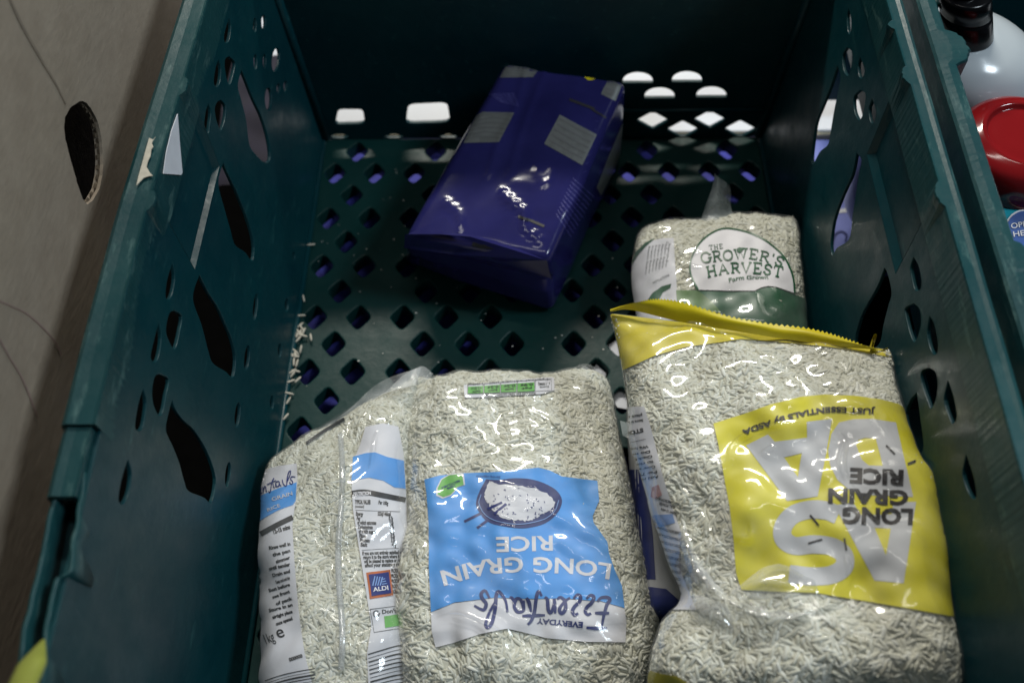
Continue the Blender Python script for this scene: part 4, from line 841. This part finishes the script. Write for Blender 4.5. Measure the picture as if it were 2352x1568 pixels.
Print().poly(c6([(985, 1215), (1183, 1213), (1250, 1260), (1330, 1330), (1410, 1420), (1000, 1420)])).lay(B.surf, .0006, 'green_curve', M['midgreen_ink'], bagG)
ci = [(1188, 1211), (1130, 1080), (1118, 980), (1145, 870), (1210, 770), (1300, 690), (1420, 635), (1540, 638), (1680, 672), (1810, 730), (1920, 810), (2010, 900), (2065, 1010), (2095, 1110), (2108, 1240)]
L3 = Print().poly(c6(ci+[(2010, 1208), (1930, 1182), (1860, 1176), (1800, 1188), (1730, 1223)])).lay(B.surf, .0009, 'label', M['white_ink'], bagG)
Print().line(c6(ci), 4.0, 60).lay(B.surf, .0011, 'green_curve', M['dgreen_ink'], L3)
p = Print(); slab(p, 'GROWER\'S', c6([(1228, 958), (1390, 938), (1500, 930), (1650, 915), (1760, 930), (1880, 960), (2000, 1005)]), 22, .165); slab(p, 'HARVEST', c6([(1280, 1092), (1450, 1060), (1600, 1052), (1750, 1055), (1880, 1075), (2000, 1098)]), 23, .165)
slab(p, 'THE', c6([(1295, 836), (1360, 830), (1438, 820)]), 10, .14); p.text('Farm Grown', c6([(1490, 1138), (1600, 1118), (1730, 1110), (1860, 1112)]), 9, .015)
p.poly(c6([(1565, 860), (1555, 830), (1580, 812), (1640, 815), (1610, 850), (1585, 866)])); p.lay(B.surf, .0013, 'lettering', M['dgreen_ink'], L3)
cr = [(c6([(930, 1195), (1045, 1070)]), 4, .0022), (c6([(1210, 850), (1020, 945), (1210, 1000)]), 4, .0022), (c6([(1790, 1495), (1830, 1380), (1870, 1260)]), 5, .0025), (c6([(1050, 715), (1220, 705)]), 5, .0022), (c6([(620, 700), (800, 640), (1000, 600)]), 6, .0022)]
B.film(M['film'], cr, seed=61, rid=.0001)
tl = [[(1606, 520, .052), (1640, 520, .055), (1694, 514, .052)], [(1618, 480, .056), (1645, 478, .060), (1678, 476, .056)], [(1636, 430, .062), (1650, 432, .066), (1678, 434, .062)], [(1640, 402, .066), (1650, 404, .070), (1660, 412, .066)]]
flap(bagG, tl, 24, .0012, 6, M['tail'])

# ------------------------------------------------------------------ deep blue packet
pk = empty('food_packet', az(1150, 560, 0), 'deep blue glossy film packet with silver panels, lying across the far half of the crate', 'packet')
tn = [az(932, 541, .062), az(1262, 598, .064)]; tf = [az(1160, 142, .078), az(1442, 180, .080)]; bn = [az(924, 606, .001), az(1268, 722, .001)]
bf = [bn[0]+(tf[0]-tn[0])*A(1, 1, 0)*.97, bn[1]+(tf[1]-tn[1])*A(1, 1, 0)*.97]
cor = {(0, 0, 0): bn[0], (1, 0, 0): bn[1], (0, 1, 0): bf[0]+A(0, -.002, 0), (1, 1, 0): bf[1]+A(0, -.002, 0), (0, 0, 1): tn[0], (1, 0, 1): tn[1], (0, 1, 1): tf[0], (1, 1, 1): tf[1]}
bm = bmesh.new(); bmesh.ops.create_cube(bm, size=2); bmesh.ops.subdivide_edges(bm, edges=bm.edges[:], cuts=47, use_grid_fill=True)
V = np.array([v.co[:] for v in bm.verts]); F = [[v.index for v in f.verts] for f in bm.faces]; bm.free()
r_ = np.array([.13, .07, .19]); C_ = np.clip(V, -1+r_, 1-r_); D_ = (V-C_)/r_; Ln = np.linalg.norm(D_, axis=1)[:, None]; V2 = C_+np.where(Ln > 1e-6, D_/np.maximum(Ln, 1e-9), 0)*r_
V2 = V2*1.0; U = (V2+1)/2; P = np.zeros_like(U)
for k, c_ in cor.items(): P += c_*np.prod([U[:, i] if k[i] else 1-U[:, i] for i in range(3)], axis=0)[:, None]
cen = P.mean(0); nn = V2/np.linalg.norm(V2, axis=1)[:, None]
bul = (1-V2[:, 0]**2)*(1-V2[:, 1]**2); P[:, 2] += np.where(V[:, 2] > .9, .0032*bul, 0)
P += nn*(.0007*Noise(.06, seed=3)(P)+.0004*(Noise(.05, 7, 5).ridge(P)-.5))[:, None]
# gusset fold on the near end: push a V inward
e = (V2[:, 1] < -.93); vtri = np.clip(1-np.abs(V2[:, 0]+.0)*0-0, 0, 1)
fold = e & (V2[:, 2] > -.2); P[fold, 1] += .0035*np.clip(1-np.abs(V2[fold, 2]-.15)/.35, 0, 1)
pp = proj(P)
def crease_disp(P, nrm, pp, pts, w, h):
    Q = crom(pts, 60) if len(pts) > 2 else np.linspace(pts[0], pts[1], 40); d = np.sqrt(((pp[:, None]-Q[None])**2).sum(-1)).min(1); return P+nrm*(h*np.exp(-(d/w)**2))[:, None]
def c8(l): return [(940.8+x*.24, 112.9+y*.24) for x, y in l]
upm = np.where((V[:, 2] > .5)[:, None], np.array([0, 0, 1.]), 0)
for pts, w, h in [(c8([(880, 1370), (1000, 1480), (1100, 1568)])+[(1205, 520), (1240, 552)], 5, .0026), (c8([(980, 1265), (1100, 1275), (1250, 1300), (1330, 1270)]), 4, .002), (c8([(1200, 1140), (1240, 1230), (1330, 1280), (1350, 1180)]), 4, .0016), (c8([(340, 1460), (470, 1568)])+[(1060, 520)], 6, .003), (c8([(1130, 140), (1000, 600), (850, 900), (760, 1200)]), 8, .0016), (c8([(1300, 200), (1100, 700), (950, 1200)]), 8, .0014), (c8([(1720, 1250), (1500, 1568)]), 8, .0015)]:
    P = crease_disp(P, upm, pp, pts, w, h*(1.15 if w == 5 else .62))
P[:, 2] = np.maximum(P[:, 2], .0008)
pb = mesh('wrapper', P, F, M['navy_pack'], pk); ps = Surf(P, F)
Ls = []
for l in ([(960, 105), (1285, 130), (1180, 272), (865, 275)], [(640, 640), (700, 602), (1003, 610), (855, 892), (515, 900)], [(1437, 630), (1792, 820), (1652, 1112), (1288, 908)], [(1905, 288), (2030, 350), (1970, 500), (1830, 430)]):
    Ls.append(Print(5).poly(c8(l)).lay(ps, .0002, 'silver_panel', M['silver_ink'], pk))
p = Print(5)
for i in range(5): f_ = (i+.6)/5.6; a = np.array((1437, 630))*(1-f_)+np.array((1288, 908))*f_; b_ = np.array((1792, 820))*(1-f_)+np.array((1652, 1112))*f_; p.line(c8([a+(b_-a)*.05, b_-(b_-a)*.05]), 4)
for i in range(6):
    f_ = (i+.6)/6.4; a = np.array((660, 620))*(1-f_)+np.array((515, 900))*f_; b_ = np.array((1003, 610))*(1-f_)+np.array((855, 892))*f_; m2 = (a+b_)/2+A(0, -22); p.line(c8([a, m2, b_]), 2.2, 12)
for i in range(6): p.line(c8([(940-i*13, 130+i*25), (1265-i*16, 150+i*24)]), 1.4)
p.poly(c8([(1880, 370), (1960, 400), (1935, 450), (1860, 420)])); p.lay(ps, .0004, 'lettering', M['greyline'], pk)
Print(5).ellipse(*c8([(1730, 268)])[0], 13, 8).lay(ps, .0003, 'yellow_mark', M['yellow_ink'], pk)
p = Print(5); p.line(c8([(1530, 485), (1650, 530), (1770, 575)]), 6); p.line(c8([(1740, 575), (1880, 660)]), 4); p.line([(1190, 497), (1222, 508), (1250, 520)], 6); p.line([(1085, 560), (1105, 566), (1142, 568)], 9); p.lay(ps, .0003, 'lettering', M['black_ink'], pk)
p = Print(5)
for i in range(11): a = (1640-i*0+10*(i % 2), 1290+i*42); p.text('ingredients wheat', c8([(1560+14*i-30*i, 1240+34*i), (1760-22*i, 1420+38*i)]), 3, 0)
for i in range(8): p.text('...', c8([(1660+20*i, 1180-80*i), (1690+20*i, 1170-80*i)]), 3, .02)
for i in range(7): p.text('suitable for storage dry', c8([(760+i*18, 440-i*8+20*i), (1010+i*6, 430+20*i)]), 2.6, 0)
p.lay(ps, .0003, 'lettering', simple('faint_blue_ink', (.10, .10, .34), .4), pk)
Print(5).poly([(1448, 240), (1462, 262), (1436, 330), (1412, 388), (1380, 450), (1370, 430), (1392, 372), (1420, 305)]).lay(ps, .0003, 'silver_panel', M['silver_ink'], pk)
# end folds: two overlapping triangular flaps of the wrapper at the near end
def tri_flap(pts, nm):
    V = [np.array(az(*p_)) for p_ in pts]; m_ = len(V); c_ = np.mean(V, axis=0); V2_ = [v+A(0, .0006, -.0008) for v in V]
    mesh(nm, V+V2_, [list(range(m_)), list(range(m_, 2*m_))[::-1]]+[[i, (i+1) % m_, m_+(i+1) % m_, m_+i] for i in range(m_)], M['navy_pack'], pk, smooth=False)
tri_flap([(930, 538, .063), (1050, 534, .066), (1148, 554, .064), (1256, 598, .064), (1266, 640, .050), (1150, 600, .052), (1040, 584, .052), (928, 570, .050)], 'end_fold')
tri_flap([(1022, 498, .0700), (1048, 535, .0680), (1100, 545, .0690), (1010, 538, .0670), (936, 538, .0655)], 'end_fold')

# ------------------------------------------------------------------ boxed product under the yellow bag
sb = empty('small_packet', az(1500, 1250, 0), 'white and navy packet wedged low between the blue-label and yellow-label bags', 'packet')
bx = box(.052, .165, .155, .30, .0015, .048, 'pouch', M['grey_ink'], sb, .008)
ss = Surf([(v.co.x, v.co.y, v.co.z) for v in bx.data.vertices], [list(p_.vertices) for p_ in bx.data.polygons])
Print().poly([(1445, 1078), (1478, 1078), (1490, 1150), (1500, 1230), (1506, 1330), (1470, 1330), (1445, 1200)]).poly([(1480, 1345), (1500, 1348), (1530, 1352), (1562, 1380), (1530, 1420), (1500, 1462), (1480, 1440)]).lay(ss, .0003, 'navy_panel', M['navy_ink'], sb)
p = Print()
for l in ([(1490, 1120), (1508, 1124)], [(1488, 1132), (1510, 1136)], [(1496, 1148), (1494, 1166), (1510, 1164)], [(1500, 1190), (1514, 1188)]): p.line(l, 4)
for i in range(6): p.line([(1506+i*6, 1440-i*2), (1530+i*6, 1424-i*6), (1560+i*4, 1420-i*4)], 2, 10)
p.lay(ss, .0003, 'lettering', M['dkgrey_ink'], sb)
fin(sb, [az(1430, 1000, .05), az(1470, 1020, .05), az(1500, 1040, .048)], [az(1424, 965, .046), az(1460, 975, .046), az(1500, 985, .046)], 'clear_end', M['tail'], 30, 4)

# ------------------------------------------------------------------ bottle, red lid, turquoise packet
def lathe(prof, cx, cy, name, mat, parent, seg=56, sx=1., sy=1.):
    P = crom([(a, b_) for a, b_ in prof], len(prof)*6); V = [(cx+sx*r*math.cos(2*math.pi*j/seg), cy+sy*r*math.sin(2*math.pi*j/seg), z) for r, z in P for j in range(seg)]
    return mesh(name, V, gridfaces(len(P), seg, True), mat, parent)
c0 = az(2238, 152, .135); nk = az(2222, 78, .172)
bt = empty('bottle', (c0[0], c0[1], 0), 'translucent white round-shouldered bottle with a glossy black cap in the right-hand crate', 'bottle')
b0 = lathe([(.040, .0), (.046, .01), (.049, .06), (.0495, .11), (.049, .128), (.0465, .143), (.040, .156), (.030, .165), (.019, .170), (.0125, .172), (.011, .176)], c0[0], c0[1], 'body', M['bottle'], bt)
for v in b0.data.vertices:
    f_ = max(0, (v.co.z-.10)/.072)**1.5; v.co.x += (nk[0]-c0[0])*f_; v.co.y += (nk[1]-c0[1])*f_
def hard(prof, cx, cy, name, mat, parent, seg=56):
    V = [(cx+r*math.cos(2*math.pi*j/seg), cy+r*math.sin(2*math.pi*j/seg), z) for r, z in prof for j in range(seg)]
    o = mesh(name, V, gridfaces(len(prof), seg, True), mat, parent); return o
NB = len(bpy.data.objects)
hard([(.0128, .170), (.0142, .1712), (.0146, .1725), (.0146, .186), (.0142, .1872), (.0136, .1876), (.0136, .1886), (.0146, .189), (.0146, .200), (.0142, .2012), (.0130, .2018), (.0, .2018)], nk[0], nk[1], 'cap', M['blackcap'], bt)
hard([(.0085, .2018), (.0085, .225), (.0075, .2265), (0, .2265)], nk[0], nk[1], 'nozzle', M['blackcap'], bt)
for o in bt.children:
    if o.name.split('.')[0] in ('cap', 'nozzle'):
        for v in o.data.vertices: v.co.x -= .42*(v.co.z-.172)
rc0 = az(2350, 322, .165)
rl_ = empty('jar', (rc0[0], rc0[1], 0), 'jar with a domed glossy red lid, below the white bottle', 'jar')
hard([(.020, .0), (.020, .13)], rc0[0], rc0[1], 'jar_body', M['blackcap'], rl_)
lathe([(.0355, .130), (.0362, .133), (.0362, .146), (.0352, .158), (.0315, .1665), (.0245, .1705), (.0215, .1708), (.0200, .1690), (.0185, .1685), (.012, .1692), (.0, .1695)], rc0[0], rc0[1], 'lid', M['red'], rl_, 72)
tp = empty('wipes_packet', az(2360, 560, .1), 'turquoise film packet with a round dark blue opening label, behind the right-hand rims', 'packet')
tc = [az(2262, 490, .150), az(2352, 446, .155), az(2470, 425, .155), az(2560, 700, .150), az(2400, 760, .145), az(2290, 700, .145)]
R_ = []
n = 40; a0, a1, b0_, b1 = az(2235, 412, .150), az(2540, 358, .150), az(2330, 860, .145), az(2620, 820, .145)
for i in range(n):
    for j in range(n):
        u, v = i/(n-1), j/(n-1); P0 = (a0*(1-u)+a1*u)*(1-v)+(b0_*(1-u)+b1*u)*v; e_ = min(1, 6*min(u, 1-u, v, 1-v)); R_.append(P0+A(0, 0, -.006*(1-e_)**2+.0008*Noise(.03, seed=7)(P0)))
tb = mesh('pouch', R_, gridfaces(n, n), M['teal'], tp); ts = Surf(R_, gridfaces(n, n))
box(.240, .325, .20, .355, .001, .136, 'pouch_body', M['teal'], tp, .012)
cx_, cy_ = 2353, 531
L1 = Print().ellipse(cx_, cy_, 47, 49).lay(ts, .0005, 'label', M['white_ink'], tp); Print().ellipse(cx_, cy_, 43, 44).lay(ts, .0010, 'label_disc', simple('label_blue', (.035, .09, .30), .4), L1)
p = Print(); p.text('OPEN', [(2321, 529), (2372, 520)], 13, .01); p.text('HERE', [(2326, 548), (2376, 540)], 13, .01); p.lay(ts, .0015, 'lettering', M['grey_ink'], L1)
p = Print(); l = rounded([(2346, 600), (2400, 590), (2410, 650), (2352, 660)], 4, .3); p.line(l+[l[0]], 4); p.lay(ts, .0006, 'lettering', M['white_ink'], tp)

# ------------------------------------------------------------------ loose grains and flecks on the base
gm = bpy.data.meshes.new('rice_grain'); gm.from_pydata([(v[0]*.0062, v[1]*.0018, v[2]*.0018) for v in GV], [], [tuple(map(int, q)) for q in GT]); gm.shade_smooth(); gm.materials.append(M['oldpaper'])
spots = [(712, 568), (699, 690), (694, 730)]+[(690+rng.normal(0, 9), 775+rng.normal(0, 14)) for _ in range(13)]+[(678+rng.normal(0, 7), 830+rng.normal(0, 20)) for _ in range(9)]+[(668, 858), (672, 866), (664, 908), (650, 962), (716, 780), (660, 880), (656, 925)]
for x, y in spots:
    o = bpy.data.objects.new('rice_grain', gm); S.collection.objects.link(o); q = az(x, y, .0); o.location = (max(q[0], -.1655), q[1], .0022+rng.uniform(0, .0012)); o.rotation_euler = (rng.uniform(-.2, .2), rng.uniform(-.35, .35), rng.uniform(0, 3.14))
    tag(o, 'loose rice grain spilled along the left edge of the crate base', 'rice grain', 'loose rice grains along the left edge of the crate base')
V = []; F = []
for i in range(70):
    x, y = rng.uniform(700, 1430), rng.uniform(380, 900); q = az(x, y, .0004); r2 = rng.uniform(.0002, .0006); k = len(V)
    V += [(q[0]+r2*math.cos(a)*1.3, q[1]+r2*math.sin(a), .0005) for a in np.linspace(0, 6.28, 6)[:-1]]; F.append(list(range(k, k+5)))
tag(mesh('dust_flecks', V, F, M['fleck'], None, False), 'pale dust flecks scattered over the crate base', 'dust', kind='stuff')
